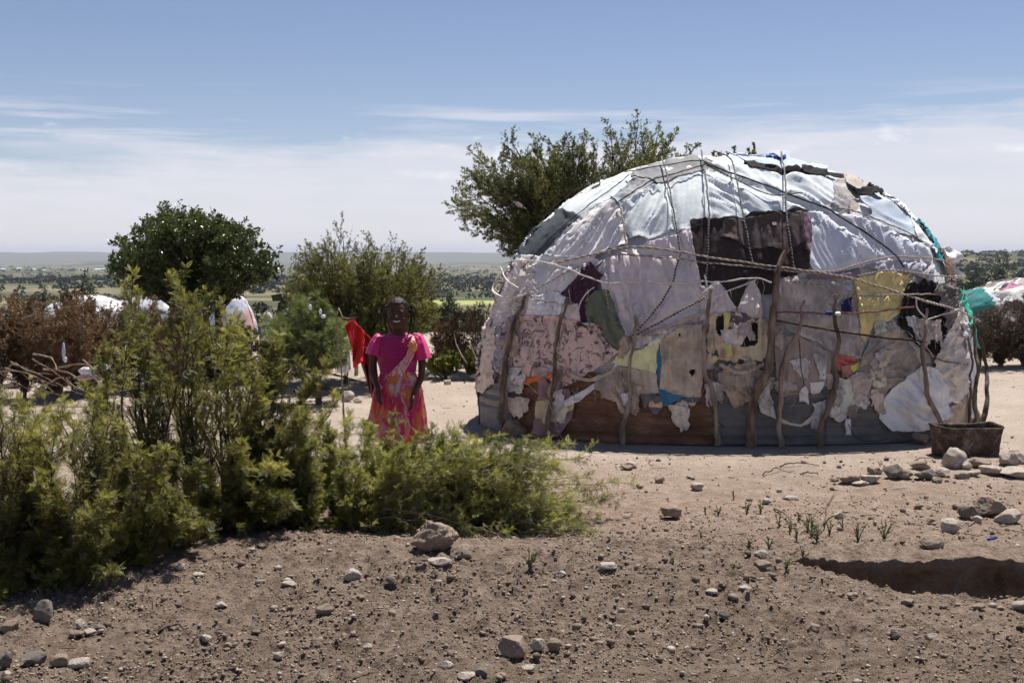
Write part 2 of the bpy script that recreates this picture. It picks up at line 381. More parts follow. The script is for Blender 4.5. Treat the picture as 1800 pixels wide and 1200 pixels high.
def stone(px, py, w, h, mat, label, group=None, rough=.12, pits=0, sub=4, seed=0, Y=None, z=None, depth=None, cuts=7, ry=0):
    """px = centre, py = foot of the stone in the photograph, w/h in its pixels"""
    p = gpt(px, py) if Y is None else at(px, py, Y)
    s = p[1]/FPX; V, F = stone_shape(sub, seed+int(px*7+py), rough, cuts, pits)
    a, b, c = w*s/2, (depth or w*.8)*s/2, h*s/2
    lo = V.min(0); hi = V.max(0); V = (V-(lo+hi)/2)/((hi-lo)/2)*np.array([a, b, c])
    if ry: V = V@np.array(Matrix.Rotation(ry, 3, 'Y')).T
    if Y is None: p[1] += b*.5; p[2] = float(Hm(p[0], p[1]))
    if z is not None: p[2] = z
    o = link(bpy.data.objects.new('stone', np_mesh('stone', V, F))); o.location = (p[0], p[1], p[2]+c*.78); o.data.materials.append(mat)
    return tag(o, label, 'rock' if w > 60 else 'stone', group)
def build_gravel():
    def scatter(n, ylo, yhi, smin, smax, power, sub, name, mat, mask=None, xr=.5):
        y = ylo*(yhi/ylo)**rng.random(n); x = rng.uniform(-xr, xr, n)*(y+.6)
        keep = (Hpit(x, y) > -.02)&(np.hypot((x-2.07)/2.45, (y-11)/1.65) > 1)
        clump = .5+.5*fbm(x/.45, y/.45, o=3, s=31); keep &= rng.random(n) < np.clip((clump*1.35)**2, .22, 1)
        if mask is not None: keep &= rng.random(n) < mask(x, y)
        x, y = x[keep], y[keep]; n = len(x); s = smin*(smax/smin)**(rng.random(n)**power)
        z = Hm(x, y)
        shapes = [stone_shape(sub, 500+i, .45, 8)[0] for i in range(14)]; Fb = ICO[sub][1]; nb = len(shapes[0]); k = rng.integers(0, 14, n)
        B = np.array(shapes)[k]; B = B*rng.uniform(.6, 1.15, (n, 1, 3))*np.array([1, 1, .75])
        a = rng.uniform(0, 6.28, n); ca, sa = np.cos(a)[:, None], np.sin(a)[:, None]
        X = B[..., 0]*ca-B[..., 1]*sa; Yy = B[..., 0]*sa+B[..., 1]*ca
        V = np.stack([X*s[:, None]+x[:, None], Yy*s[:, None]+y[:, None], B[..., 2]*s[:, None]+(z+s*.22)[:, None]], -1)
        F = (Fb[None]+(np.arange(n)*nb)[:, None, None]).reshape(-1, 3)
        me = np_mesh(name, V.reshape(-1, 3), F, attr={'v': np.repeat(rng.random(n), nb)}); o = obj(name, me, mat, kind='stuff'); return o
    m, nt, N, L, P = new_mat('gravel'); a = N.new('ShaderNodeAttribute'); a.attribute_name = 'v'
    c = ramp(N, L, a.outputs['Fac'], [(0, (.16, .12, .092)), (.45, (.25, .195, .155)), (.85, (.37, .30, .245)), (1, (.54, .47, .41))])
    c = mixc(N, L, nz(N, L, coord(N), 60, 4, .7), c, mixc(N, L, 1., c, (.55, .5, .46), 'MULTIPLY'))
    L.new(c, P.inputs['Base Color']); P.inputs['Roughness'].default_value = .95; P.inputs['Specular IOR Level'].default_value = .1
    bump(N, L, P, nz(N, L, coord(N), 150, 3), .004, .7)
    spoil = lambda x, y: np.clip(1.15-sstep(5.2, 8.4, y+.1*x), .2, 1)
    tag(scatter(110000, 3.6, 9.0, .0025, .015, 1.8, 0, 'fine_gravel', m, spoil), 'fine crumbs of dry soil and gravel over the foreground', 'gravel')
    tag(scatter(9000, 3.7, 9.3, .007, .030, 3.4, 1, 'pebbles', m, spoil), 'loose pebbles scattered over the foreground soil', 'pebbles')
    tag(scatter(5000, 7.0, 20, .006, .032, 3.6, 1, 'yard_gravel', m), 'sparse pebbles on the pale yard around the hut', 'gravel')
build_gravel()
def twig_litter():
    n = 420; y = 3.8*(14/3.8)**rng.random(n); x = rng.uniform(-.5, .5, n)*(y+.6); a = rng.uniform(0, 6.28, n); ln = rng.uniform(.012, .06, n)
    d = np.stack([np.cos(a), np.sin(a), 0*a], -1)*ln[:, None]; ok = Hpit(x, y) > -.02; c = np.stack([x, y, Hm(x, y)+.006], -1)
    P = np.stack([c-d, c+rng.normal(0, .004, (n, 3)), c+d], 1)[ok]; V, F = tubes(P, np.full((len(P), 3), .0022), 4)
    tag(obj('twig_litter', np_mesh('twig_litter', V, F), simple('litter_twig', (.06, .042, .03), (.26, .2, .15), 12, .9), kind='stuff'), 'broken twigs and straw scattered on the soil', 'litter')
twig_litter()

# ------------------------------------------------------------------ plants
def jit(n, s): return rng.normal(0, s, (n, 3))
def bez(P0, P1, P2, P3, m):
    t = np.linspace(0, 1, m)[None, :, None]; P0, P1, P2, P3 = [p[:, None] for p in (P0, P1, P2, P3)]
    return (1-t)**3*P0+3*(1-t)**2*t*P1+3*(1-t)*t*t*P2+t**3*P3
def spawn(P, Rr, k, t0, t1, a0, a1, ln, m, up=0., even=False):
    """k children on every branch of P; ln(n,k,t)->length"""
    n, mm, _ = P.shape
    t = rng.uniform(t0, t1, (n, k)) if not even else t0+(t1-t0)*(np.arange(k)[None]+rng.uniform(0, 1, (n, k)))/k
    f = t*(mm-1); i = np.minimum(f.astype(int), mm-2); w = (f-i)[..., None]; ar = np.arange(n)[:, None]
    S = P[ar, i]*(1-w)+P[ar, i+1]*w; T = nrm(P[ar, i+1]-P[ar, i]); r0 = Rr[ar, i]*(1-w[..., 0])+Rr[ar, i+1]*w[..., 0]
    q = nrm(np.cross(T, rng.normal(size=T.shape))); a = np.radians(rng.uniform(a0, a1, (n, k)))[..., None]
    D = nrm(T*np.cos(a)+q*np.sin(a)+np.array([0, 0, up])); Ln = ln(t)*rng.uniform(.65, 1.25, t.shape)
    S = S.reshape(-1, 3); D = D.reshape(-1, 3); Ln = Ln.reshape(-1, 1); T = T.reshape(-1, 3)
    E = S+nrm(D+T*.35)*Ln; C = bez(S, S+D*Ln*.35, S+nrm(D+T*.2)*Ln*.7+jit(len(S), .06)*Ln, E+jit(len(S), .05)*Ln, m)
    return C, r0.reshape(-1)
def taper(r0, m, end=.35): return r0[:, None]*np.linspace(1, end, m)[None]
def t_pinnate(n=6, w=.10, l=.32, lift=.12):
    V, F = [], []
    for i in range(n):
        x = .12+.84*i/(n-1); ll = l*math.sin(math.pi*(.25+.7*i/(n-1)))**.7
        for s in (-1, 1):
            b = len(V); dx = ll*.45
            V += [(x, 0, 0), (x+dx*.5-w*.5, s*ll*.5, lift*ll), (x+dx, s*ll, lift*ll*1.5), (x+dx*.5+w*.5, s*ll*.5, lift*ll)]; F.append((b, b+1, b+2, b+3))
    return np.array(V), np.array(F)
def t_oval(): return np.array([(0, 0, 0), (.35, .27, .06), (.75, .22, .05), (1, 0, -.04), (.75, -.22, .05), (.35, -.27, .06)]), np.array([(0, 1, 2, 3), (0, 3, 4, 5)])
def t_tuft(n=3, w=.22):
    V, F = [], []; r = np.random.default_rng(3)
    for i in range(n):
        a = i*2*math.pi/n; d = np.array([.8, .6*math.cos(a), .6*math.sin(a)]); s = np.cross(d, [0, math.sin(a), math.cos(a)+.3]); s = s/np.linalg.norm(s)*w; b = len(V)
        V += [(0, 0, 0), tuple(d*.5+s), tuple(d), tuple(d*.5-s)]; F.append((b, b+1, b+2, b+3))
    return np.array(V), np.array(F)
def place(tmpl, pos, dr, size, upw=.8, roll=1., seed=0):
    V, F = tmpl; n = len(pos)
    up = nrm(np.array([0, 0, upw])+rng.normal(0, 1, (n, 3))*roll*.5); side = nrm(np.cross(up, dr)); nn = np.cross(dr, side)
    M = np.stack([dr, side, nn], 1)
    W = (V[None, :, :, None]*M[:, None]).sum(2)*size[:, None, None]+pos[:, None]
    FF = (F[None]+(np.arange(n)*len(V))[:, None, None]).reshape(-1, F.shape[1])
    col = .55*rng.random(n)+.45*np.clip(.5+.9*vn(pos[:, 0]*4+seed, pos[:, 1]*4, pos[:, 2]*4), 0, 1)
    return W.reshape(-1, 3), FF, np.repeat(col, len(V))
LEAVES = {}
def leaf_object(name, tmpl, pos, dr, size, upw, mat, parent, roll=1.):
    """thousands of leaves as instances of one small leaf mesh"""
    key = (id(tmpl[0]), mat.name)
    if key not in LEAVES:
        lo = bpy.data.objects.new('leaf', np_mesh('leaf', tmpl[0], tmpl[1], smooth=False)); lo.data.materials.append(mat)
        ng = bpy.data.node_groups.new('leaves_on_twigs', 'GeometryNodeTree'); ng.interface.new_socket('Geometry', in_out='INPUT', socket_type='NodeSocketGeometry'); ng.interface.new_socket('Geometry', in_out='OUTPUT', socket_type='NodeSocketGeometry')
        N, L = ng.nodes, ng.links; gi, go = N.new('NodeGroupInput'), N.new('NodeGroupOutput'); ip = N.new('GeometryNodeInstanceOnPoints'); oi = N.new('GeometryNodeObjectInfo'); oi.inputs['Object'].default_value = lo
        na = N.new('GeometryNodeInputNamedAttribute'); na.data_type = 'FLOAT_VECTOR'; na.inputs['Name'].default_value = 'rot'; nb = N.new('GeometryNodeInputNamedAttribute'); nb.data_type = 'FLOAT'; nb.inputs['Name'].default_value = 'size'
        L.new(gi.outputs[0], ip.inputs['Points']); L.new(oi.outputs['Geometry'], ip.inputs['Instance']); L.new(na.outputs['Attribute'], ip.inputs['Rotation']); L.new(nb.outputs['Attribute'], ip.inputs['Scale']); L.new(ip.outputs[0], go.inputs[0]); LEAVES[key] = (lo, ng)
    n = len(pos); up = nrm(np.array([0, 0, upw])+rng.normal(0, 1, (n, 3))*roll*.5); dr = nrm(dr); side = nrm(np.cross(up, dr)); nn = np.cross(dr, side)
    rot = np.stack([np.arctan2(side[:, 2], nn[:, 2]), -np.arcsin(np.clip(dr[:, 2], -1, 1)), np.arctan2(dr[:, 1], dr[:, 0])], -1)
    col = .55*rng.random(n)+.45*np.clip(.5+.9*vn(pos[:, 0]*4, pos[:, 1]*4, pos[:, 2]*4), 0, 1)
    me = bpy.data.meshes.new(name); me.vertices.add(n); me.vertices.foreach_set('co', np.ascontiguousarray(pos, np.float32).ravel())
    a = me.attributes.new('rot', 'FLOAT_VECTOR', 'POINT'); a.data.foreach_set('vector', np.ascontiguousarray(rot, np.float32).ravel())
    for k, v in (('size', size), ('v', col)): a = me.attributes.new(k, 'FLOAT', 'POINT'); a.data.foreach_set('value', np.ascontiguousarray(v, np.float32))
    o = obj(name, me, mat, parent, kind='stuff'); md = o.modifiers.new('leaves', 'NODES'); md.node_group = LEAVES[key][1]; return o
def leafpts(P, k, t0=.1, t1=1., a=45):
    n, mm, _ = P.shape; t = rng.uniform(t0, t1, (n, k)); f = t*(mm-1); i = np.minimum(f.astype(int), mm-2); w = (f-i)[..., None]; ar = np.arange(n)[:, None]
    S = P[ar, i]*(1-w)+P[ar, i+1]*w; T = nrm(P[ar, i+1]-P[ar, i]); q = nrm(np.cross(T, rng.normal(size=T.shape)))
    aa = np.radians(rng.normal(a, 15, t.shape))[..., None]; D = nrm(T*np.cos(aa)+q*np.sin(aa)); return S.reshape(-1, 3), D.reshape(-1, 3)
def tips_poly(poly, Yc, dY, n):
    poly = np.array(poly, float); lo, hi = poly.min(0), poly.max(0); out = []
    while len(out) < n:
        x, y = rng.uniform(lo, hi)
        if inpoly(np.array([x]), np.array([y]), poly)[0]: out.append(at(x, y, Yc+rng.uniform(-dY, dY)))
    return np.array(out)
def plant(name, label, cat, bases, tips, mleaf, mwood, tm, lsize, n2=12, n3=4, l2=.34, l2b=.05, l3=.4, nl2=6, nl3=8, r0=.014, t20=.3, ang=(30, 55), up2=.1, trunk=0., wiggle=.04, group=None, od=.12,
          out=.35, nl1=4, leafang=45, ksides=4, thin=1., upw=.8, bare=False, crown='foliage', wood='branches', cullz=.01, rt=None):
    bases = np.atleast_2d(np.array(bases, float)); tips = np.array(tips); n = len(tips)
    root = thing(name, label, cat, tuple(bases[0]), group)
    d = np.linalg.norm((tips[:, None]-bases[None])[..., :2], axis=-1); B = bases[np.argmin(d, 1)]
    parts = []
    if trunk > 0:
        tp = []
        for b in bases:
            c = spline([b-[0, 0, .08], b+[.03*rng.normal(), .03*rng.normal(), trunk*.5], b+[0, 0, trunk]], 10); tp.append(c)
        rr = (rt or r0*2); parts.append(tubes(np.array(tp), np.linspace(rr*1.15, rr*.8, 10)[None].repeat(len(tp), 0), 7))
        B = B+np.array([0, 0, trunk*.96])
    Lh = np.linalg.norm(tips-B, axis=1, keepdims=True); outd = (tips-B)*np.array([1, 1, 0])
    P1 = B+np.array([0, 0, 1])*Lh*out+outd*od+jit(n, wiggle)*Lh; P2 = B+(tips-B)*.68+np.array([0, 0, 1])*Lh*out*.35+jit(n, wiggle)*Lh
    S1 = bez(B+jit(n, .012), P1, P2, tips, 14); S1[:, 1:-1] += rng.normal(0, .008, S1[:, 1:-1].shape)
    R1 = taper(np.full(n, r0)*np.clip(Lh[:, 0]/Lh.max(), .5, 1), 14, .16)
    Lm = Lh[:, 0]
    S2, r2 = spawn(S1, R1, n2, t20, .98, ang[0], ang[1], lambda t: Lm[:, None]*(l2*(1-t)+l2b), 5, up2, True)
    R2 = taper(np.minimum(r2*.55, r0*.45), 5, .3)
    L2 = np.linalg.norm(S2[:, -1]-S2[:, 0], axis=1)
    S3, r3 = spawn(S2, R2, n3, .2, .98, ang[0], ang[1]+8, lambda t: L2[:, None]*l3*(1.15-t*.6)+.012, 3, up2*.5, True)
    R3 = taper(np.minimum(r3*.6, r0*.22), 3, .4)
    parts += [tubes(S1, R1, ksides+1), tubes(S2, R2*thin, 3), tubes(S3, np.maximum(R3, .0009)*thin, 3)]
    V, F = join(parts); w = obj(wood, np_mesh(wood, V, F), mwood, root); w['kind'] = 'stuff' if bare else 'part'
    if 'kind' in w and not bare: del w['kind']
    if not bare:
        pp, dd = [], []
        for S, k, t0 in ((S1, nl1, .45), (S2, nl2, .15), (S3, nl3, .05)):
            if k: a, b = leafpts(S, k, t0, 1., leafang); pp.append(a); dd.append(b)
        pp = np.concatenate(pp); dd = np.concatenate(dd)
        keep = pp[:, 2] > Hm(pp[:, 0], pp[:, 1], False)+cullz; pp, dd = pp[keep], dd[keep]
        sz = lsize*rng.uniform(.55, 1.25, len(pp)); leaf_object(crown, tm, pp, dd, sz, upw, mleaf, root)
    return root
bark = simple('bark', (.05, .038, .028), (.12, .09, .065), 30, .9, 80, .004)
bark_pale = simple('pale_bark', (.16, .12, .09), (.30, .24, .19), 25, .9, 80, .004)
dry_wood = simple('dry_twigs', (.12, .08, .055), (.26, .19, .14), 9, .9, 60, .003)
lf_near = leafmat('acacia_leaves', (.060, .066, .020), (.44, .41, .14), .5, inst=True)
lf_low = leafmat('low_acacia_leaves', (.055, .070, .020), (.42, .41, .13), .5, inst=True)
lf_dark = leafmat('glossy_leaves', (.026, .038, .012), (.13, .165, .055), .28, .28, inst=True)
lf_olive = leafmat('olive_leaves', (.055, .064, .022), (.27, .27, .09), .4, inst=True)
lf_ac = leafmat('thorn_tree_leaves', (.042, .052, .018), (.22, .23, .075), .4, inst=True)
lf_feather = leafmat('feathery_leaves', (.065, .085, .035), (.27, .31, .13), .4, inst=True)
lf_thick = leafmat('withered_leaves', (.040, .030, .021), (.14, .105, .075), .1, inst=True)
lf_dry = leafmat('dry_leaves', (.075, .045, .026), (.30, .185, .105), .25, inst=True)
PIN = t_pinnate(6, .13, .24); PIN5 = t_pinnate(5, .13, .30); OV = t_oval(); TU = t_tuft(3); TU4 = t_tuft(4, .16)
def G(px, py, Y=None):
    if Y is None: return gpt(px, py)
    p = at(px, py, Y); p[2] = float(Hm(p[0], p[1], False)); return p
def foreground_bushes():
    # tall upright bush
    ex = [(232, 488, 6.3), (322, 485, 6.5), (300, 560, 6.2), (205, 600, 6.0), (395, 545, 6.4), (430, 600, 6.5), (480, 600, 6.6), (520, 640, 6.5), (470, 680, 6.4), (560, 660, 6.6), (255, 560, 6.3), (345, 590, 6.1), (150, 680, 6.0), (600, 700, 6.7), (365, 520, 6.5), (275, 640, 5.9), (540, 720, 6.3), (240, 520, 6.4), (318, 510, 6.3), (330, 545, 6.2), (410, 560, 6.6), (465, 640, 6.5), (500, 610, 6.6), (575, 640, 6.7), (220, 560, 6.2), (180, 640, 6.1)]
    tp = np.array([at(*e) for e in ex])
    poly = [(150, 690), (210, 600), (235, 500), (320, 500), (400, 560), (480, 610), (560, 680), (540, 800), (420, 900), (250, 900), (170, 800)]
    tp = np.concatenate([tp, tips_poly(poly, 6.3, .5, 34), tips_poly([(150, 800), (420, 800), (540, 900), (430, 960), (200, 990), (120, 960)], 6.05, .35, 30)])
    plant('acacia_bush', 'tall feathery green acacia bush rising in front of the round dark tree', 'bush', [G(345, 930, 6.25), G(400, 940, 6.35), G(270, 950, 6.1), G(210, 960, 6.0), G(440, 930, 6.4)], tp, lf_near, bark, PIN, .043, n2=20, n3=3, l2=.22, l2b=.05, l3=.40, nl2=10, nl3=5, r0=.011, thin=1.5, t20=.12, ang=(28, 50), leafang=52, nl1=10, upw=1.2)
    # dense bush at the left edge
    poly = [(-60, 720), (0, 690), (90, 690), (170, 700), (200, 760), (330, 800), (380, 860), (300, 960), (180, 990), (90, 1040), (-60, 1060)]
    tp = np.concatenate([tips_poly(poly, 5.55, .4, 62), tips_poly([(-60, 900), (300, 880), (380, 940), (240, 1000), (120, 1050), (-60, 1085)], 5.35, .25, 44), np.array([at(*e) for e in [(15, 705, 5.6), (60, 700, 5.7), (110, 720, 5.5), (165, 700, 5.6), (-30, 690, 5.6), (215, 740, 5.6), (350, 820, 5.7), (240, 790, 5.4), (400, 900, 5.9)]])])
    plant('acacia_bush', 'dense yellow-green bush filling the left edge of the foreground', 'bush', [G(60, 1010, 5.5), G(170, 990, 5.6), G(-40, 1030, 5.4), G(300, 960, 5.8), G(115, 1000, 5.35), G(10, 1000, 5.3), G(235, 980, 5.6)], tp, lf_near, bark, PIN, .042, n2=17, n3=3, l2=.25, l2b=.06, l3=.40, nl2=10, nl3=5, r0=.009, thin=1.5, t20=.08, out=.4, ang=(28, 55), leafang=52, nl1=10, upw=1.2)
    # low spreading bush
    ex = [(1000, 790, 7.0), (1040, 800, 7.1), (960, 770, 7.2), (1060, 885, 6.7), (1110, 850, 6.9), (1000, 880, 6.6), (1045, 960, 6.2), (1045, 930, 6.3), (1000, 965, 6.15), (975, 985, 6.05), (1030, 985, 6.1), (960, 900, 6.4), (1010, 900, 6.5), (1050, 860, 6.9), (1090, 870, 6.8), (1010, 990, 6.05), (940, 1000, 6.0), (900, 960, 6.1), (870, 760, 7.2), (800, 745, 7.2), (760, 750, 7.1), (690, 730, 7.0), (610, 735, 6.9), (640, 745, 7.0), (560, 740, 6.8), (860, 900, 6.3), (800, 930, 6.3), (700, 800, 6.4), (1030, 840, 6.8), (980, 940, 6.3), (920, 830, 6.6), (480, 770, 6.6), (540, 800, 6.4), (880, 985, 6.0), (830, 940, 6.15)]
    tp = np.array([at(*e) for e in ex])
    poly = [(430, 800), (520, 750), (620, 740), (720, 755), (860, 765), (950, 785), (1010, 830), (1030, 900), (1010, 980), (900, 980), (800, 915), (700, 910), (560, 930), (450, 920), (410, 860)]
    tp = np.concatenate([tp, tips_poly(poly, 6.6, .35, 100), tips_poly([(430, 860), (700, 850), (900, 900), (950, 960), (860, 975), (700, 930), (560, 945), (440, 930)], 6.4, .2, 30), tips_poly([(720, 775), (860, 765), (960, 785), (1010, 830), (1045, 900), (1040, 990), (900, 1000), (760, 930)], 6.5, .3, 60), tips_poly([(430, 740), (560, 730), (660, 745), (680, 840), (660, 920), (520, 935), (440, 930), (400, 820)], 6.5, .3, 46)]); tp[:, 2] = np.maximum(tp[:, 2], .05)
    plant('acacia_bush', 'low green thorn bush spreading sideways between the girl and the big rock', 'bush', [G(590, 925, 6.7), G(680, 920, 6.75), G(500, 930, 6.6), G(440, 930, 6.5), G(620, 930, 6.45), G(545, 930, 6.5)], tp, lf_low, bark_pale, PIN, .042, n2=13, n3=3, l2=.24, l2b=.06, l3=.38, nl2=10, nl3=4, r0=.010, t20=.12, out=.20, up2=-.02, ang=(25, 50), leafang=50, nl1=12, thin=1.3, upw=1.4)
def background_plants():
    # round dark tree
    poly = [(190, 455), (215, 430), (245, 395), (300, 368), (345, 372), (385, 385), (430, 400), (465, 430), (490, 470), (480, 500), (420, 505), (330, 510), (250, 505), (200, 490)]
    b = [G(312, 0, 15.0), G(333, 0, 15.2), G(350, 0, 15.1), G(372, 0, 15.3)]
    plant('round_tree', 'round dark green tree with glossy leaves left of the girl', 'tree', b, np.concatenate([tips_poly(poly, 15.1, .9, 190), tips_poly([(290, 375), (350, 370), (410, 392), (400, 430), (300, 430)], 15.1, .7, 26)]), lf_dark, bark, OV, .042, n2=11, n3=4, l2=.24, l2b=.10, l3=.55, nl2=6, nl3=7, r0=.022, t20=.45, trunk=.75, rt=.04, out=.2, leafang=60, upw=.3)
    # olive tree behind the girl
    poly = [(500, 530), (515, 475), (545, 440), (620, 435), (680, 440), (740, 455), (765, 490), (775, 540), (750, 590), (690, 610), (600, 600), (540, 580)]
    ex = np.array([at(*e) for e in [(583, 420, 13.6), (598, 400, 13.8), (660, 425, 14), (640, 432, 14), (735, 440, 14), (700, 430, 14), (770, 480, 14), (545, 455, 13.8)]])
    plant('thorn_tree', 'wide olive-green thorn tree standing behind the girl', 'tree', [G(700, 0, 14.2), G(640, 0, 14.0), G(600, 0, 14.1)], np.concatenate([ex, tips_poly(poly, 14.1, .8, 230)]), lf_olive, bark, TU4, .024, n2=12, n3=5, l2=.24, l2b=.09, l3=.55, nl2=5, nl3=5, r0=.016, t20=.3, trunk=.25, rt=.03)
    # thorn tree behind the hut
    ex = np.array([at(*e) for e in [(788, 360, 15.5), (800, 355, 16), (808, 308, 15.5), (828, 268, 15.7), (818, 400, 15.3), (880, 250, 16), (897, 243, 16), (940, 242, 16), (965, 245, 16.2), (990, 250, 16), (1022, 233, 16), (1072, 222, 16.2), (1120, 205, 16.3), (1160, 228, 16), (1188, 235, 16.2), (1222, 258, 16), (860, 410, 15.3), (880, 432, 15.4), (850, 375, 15.2), (1215, 272, 16)]])
    poly = [(795, 355), (815, 300), (830, 275), (880, 262), (960, 258), (1040, 245), (1120, 240), (1180, 250), (1190, 285), (1100, 320), (1000, 350), (940, 410), (900, 430), (850, 410), (810, 385)]
    plant('thorn_tree', 'spreading thorn tree growing behind the left side of the hut', 'tree', [G(1010, 0, 16.0), G(1080, 0, 16.2)], np.concatenate([ex, tips_poly(poly, 16, .7, 125)]), lf_ac, bark, TU4, .027, n2=17, n3=6, l2=.19, l2b=.05, l3=.5, nl2=8, nl3=6, r0=.022, t20=.2, trunk=.7, rt=.06, out=.42, od=.02, nl1=40, ang=(34, 62), up2=.0)
    # twigs peeping over the top of the hut
    plant('thorn_tree', 'thorn tree whose tips just show above the top of the hut', 'tree', [G(1290, 0, 16.5)], np.array([at(1255, 266, 16.5), at(1268, 264, 16.4), at(1292, 262, 16.5), at(1318, 257, 16.6), at(1326, 255, 16.5), at(1300, 290, 16.5), at(1240, 300, 16.5)]), lf_ac, bark, TU, .03, n2=12, n3=4, l2=.1, l2b=.03, l3=.4, nl2=6, nl3=6, r0=.02, t20=.5, trunk=1.0, rt=.04, nl1=12)
    # feathery tree left of the girl
    poly = [(470, 560), (490, 525), (530, 510), (575, 530), (600, 560), (615, 600), (600, 640), (560, 640), (500, 640), (470, 620)]
    plant('feathery_tree', 'pale green feathery thorn tree leaning beside the red cloth', 'tree', [G(553, 0, 12.0)], tips_poly(poly, 12, .5, 46), lf_feather, bark, PIN5, .07, n2=12, n3=4, l2=.32, l2b=.08, l3=.5, nl2=5, nl3=5, r0=.018, t20=.3, trunk=.32, rt=.035, out=.1)
    # dry brown brush fence, left
    for (poly, Yc, n, bs, lab) in (
        ([(-60, 545), (0, 532), (60, 525), (100, 545), (150, 535), (160, 640), (60, 670), (-60, 670)], 12.6, 110, [(-40, 12.6), (20, 12.7), (80, 12.6), (140, 12.7)], 'rust-brown dry brush heaped at the left edge behind the bare sticks'),
        ([(95, 550), (130, 505), (155, 520), (180, 545), (240, 535), (300, 530), (320, 600), (300, 660), (160, 665)], 13.2, 110, [(110, 13.2), (180, 13.3), (240, 13.2), (300, 13.3)], 'tall dry brown brush in front of the white domed shelter')):
        plant('brush_fence', lab, 'brush fence', [G(x, 0, y) for x, y in bs], tips_poly(poly, Yc, .4, n), lf_dry, dry_wood, TU4, .027, n2=11, n3=5, l2=.3, l2b=.10, l3=.55, nl2=5, nl3=6, r0=.010, t20=.1, out=.4)
    plant('brush_fence', 'dark green and brown brush standing below the round tree', 'brush fence', [G(x, 0, y) for x, y in ((290, 14.0), (350, 14.1), (410, 14.0), (470, 14.1))], tips_poly([(250, 590), (290, 560), (340, 565), (400, 570), (480, 560), (540, 580), (540, 665), (250, 668)], 14, .3, 110), lf_olive, dry_wood, TU4, .026, n2=12, n3=6, l2=.35, l2b=.1, l3=.5, nl2=6, nl3=6, r0=.01, t20=.1, out=.4)
    # dry shrub right of the girl
    plant('dry_shrub', 'reddish brown dry shrub left of the hut', 'shrub', [G(800, 0, 15.5), G(840, 0, 15.4), G(770, 0, 15.6), G(860, 0, 15.6)], tips_poly([(752, 590), (770, 555), (810, 545), (860, 535), (880, 560), (870, 620), (760, 630)], 15.5, .4, 46), lf_dry, dry_wood, TU4, .022, n2=12, n3=6, l2=.3, l2b=.10, l3=.55, nl2=3, nl3=4, r0=.011, t20=.1, out=.4)
    plant('green_shrub', 'low bright green shrub at the foot of the dry shrub', 'shrub', [G(780, 0, 14.6), G(830, 0, 14.7)], tips_poly([(745, 640), (755, 620), (800, 615), (850, 622), (850, 642)], 14.6, .3, 26), lf_low, bark, TU, .035, n2=10, n3=3, l2=.4, l2b=.1, l3=.5, nl2=5, nl3=5, r0=.006, t20=.1, out=.4)
    # thicket on the right
    poly = [(1700, 560), (1730, 535), (1780, 530), (1850, 525), (1900, 530), (1900, 640), (1710, 640)]
    plant('dry_thicket', 'dark bare-twigged thicket behind the yard at the right edge', 'thicket', [G(x, 0, 16.2) for x in (1705, 1740, 1780, 1820, 1870)], tips_poly(poly, 16.2, .45, 120), lf_thick, dry_wood, TU4, .026, n2=13, n3=6, l2=.3, l2b=.12, l3=.6, nl2=3, nl3=4, r0=.012, t20=.08, out=.4)
    plant('dry_thicket', 'dark bare-twigged thicket behind the yard, hidden in part by the hut', 'thicket', [G(x, 0, 17.2) for x in (1420, 1520, 1620)], tips_poly([(1400, 560), (1700, 560), (1700, 640), (1400, 640)], 17.2, .4, 30), lf_ac, dry_wood, TU, .03, n2=8, n3=3, l2=.34, l2b=.1, l3=.5, nl2=3, nl3=3, r0=.012, t20=.1, out=.4)
foreground_bushes(); background_plants()

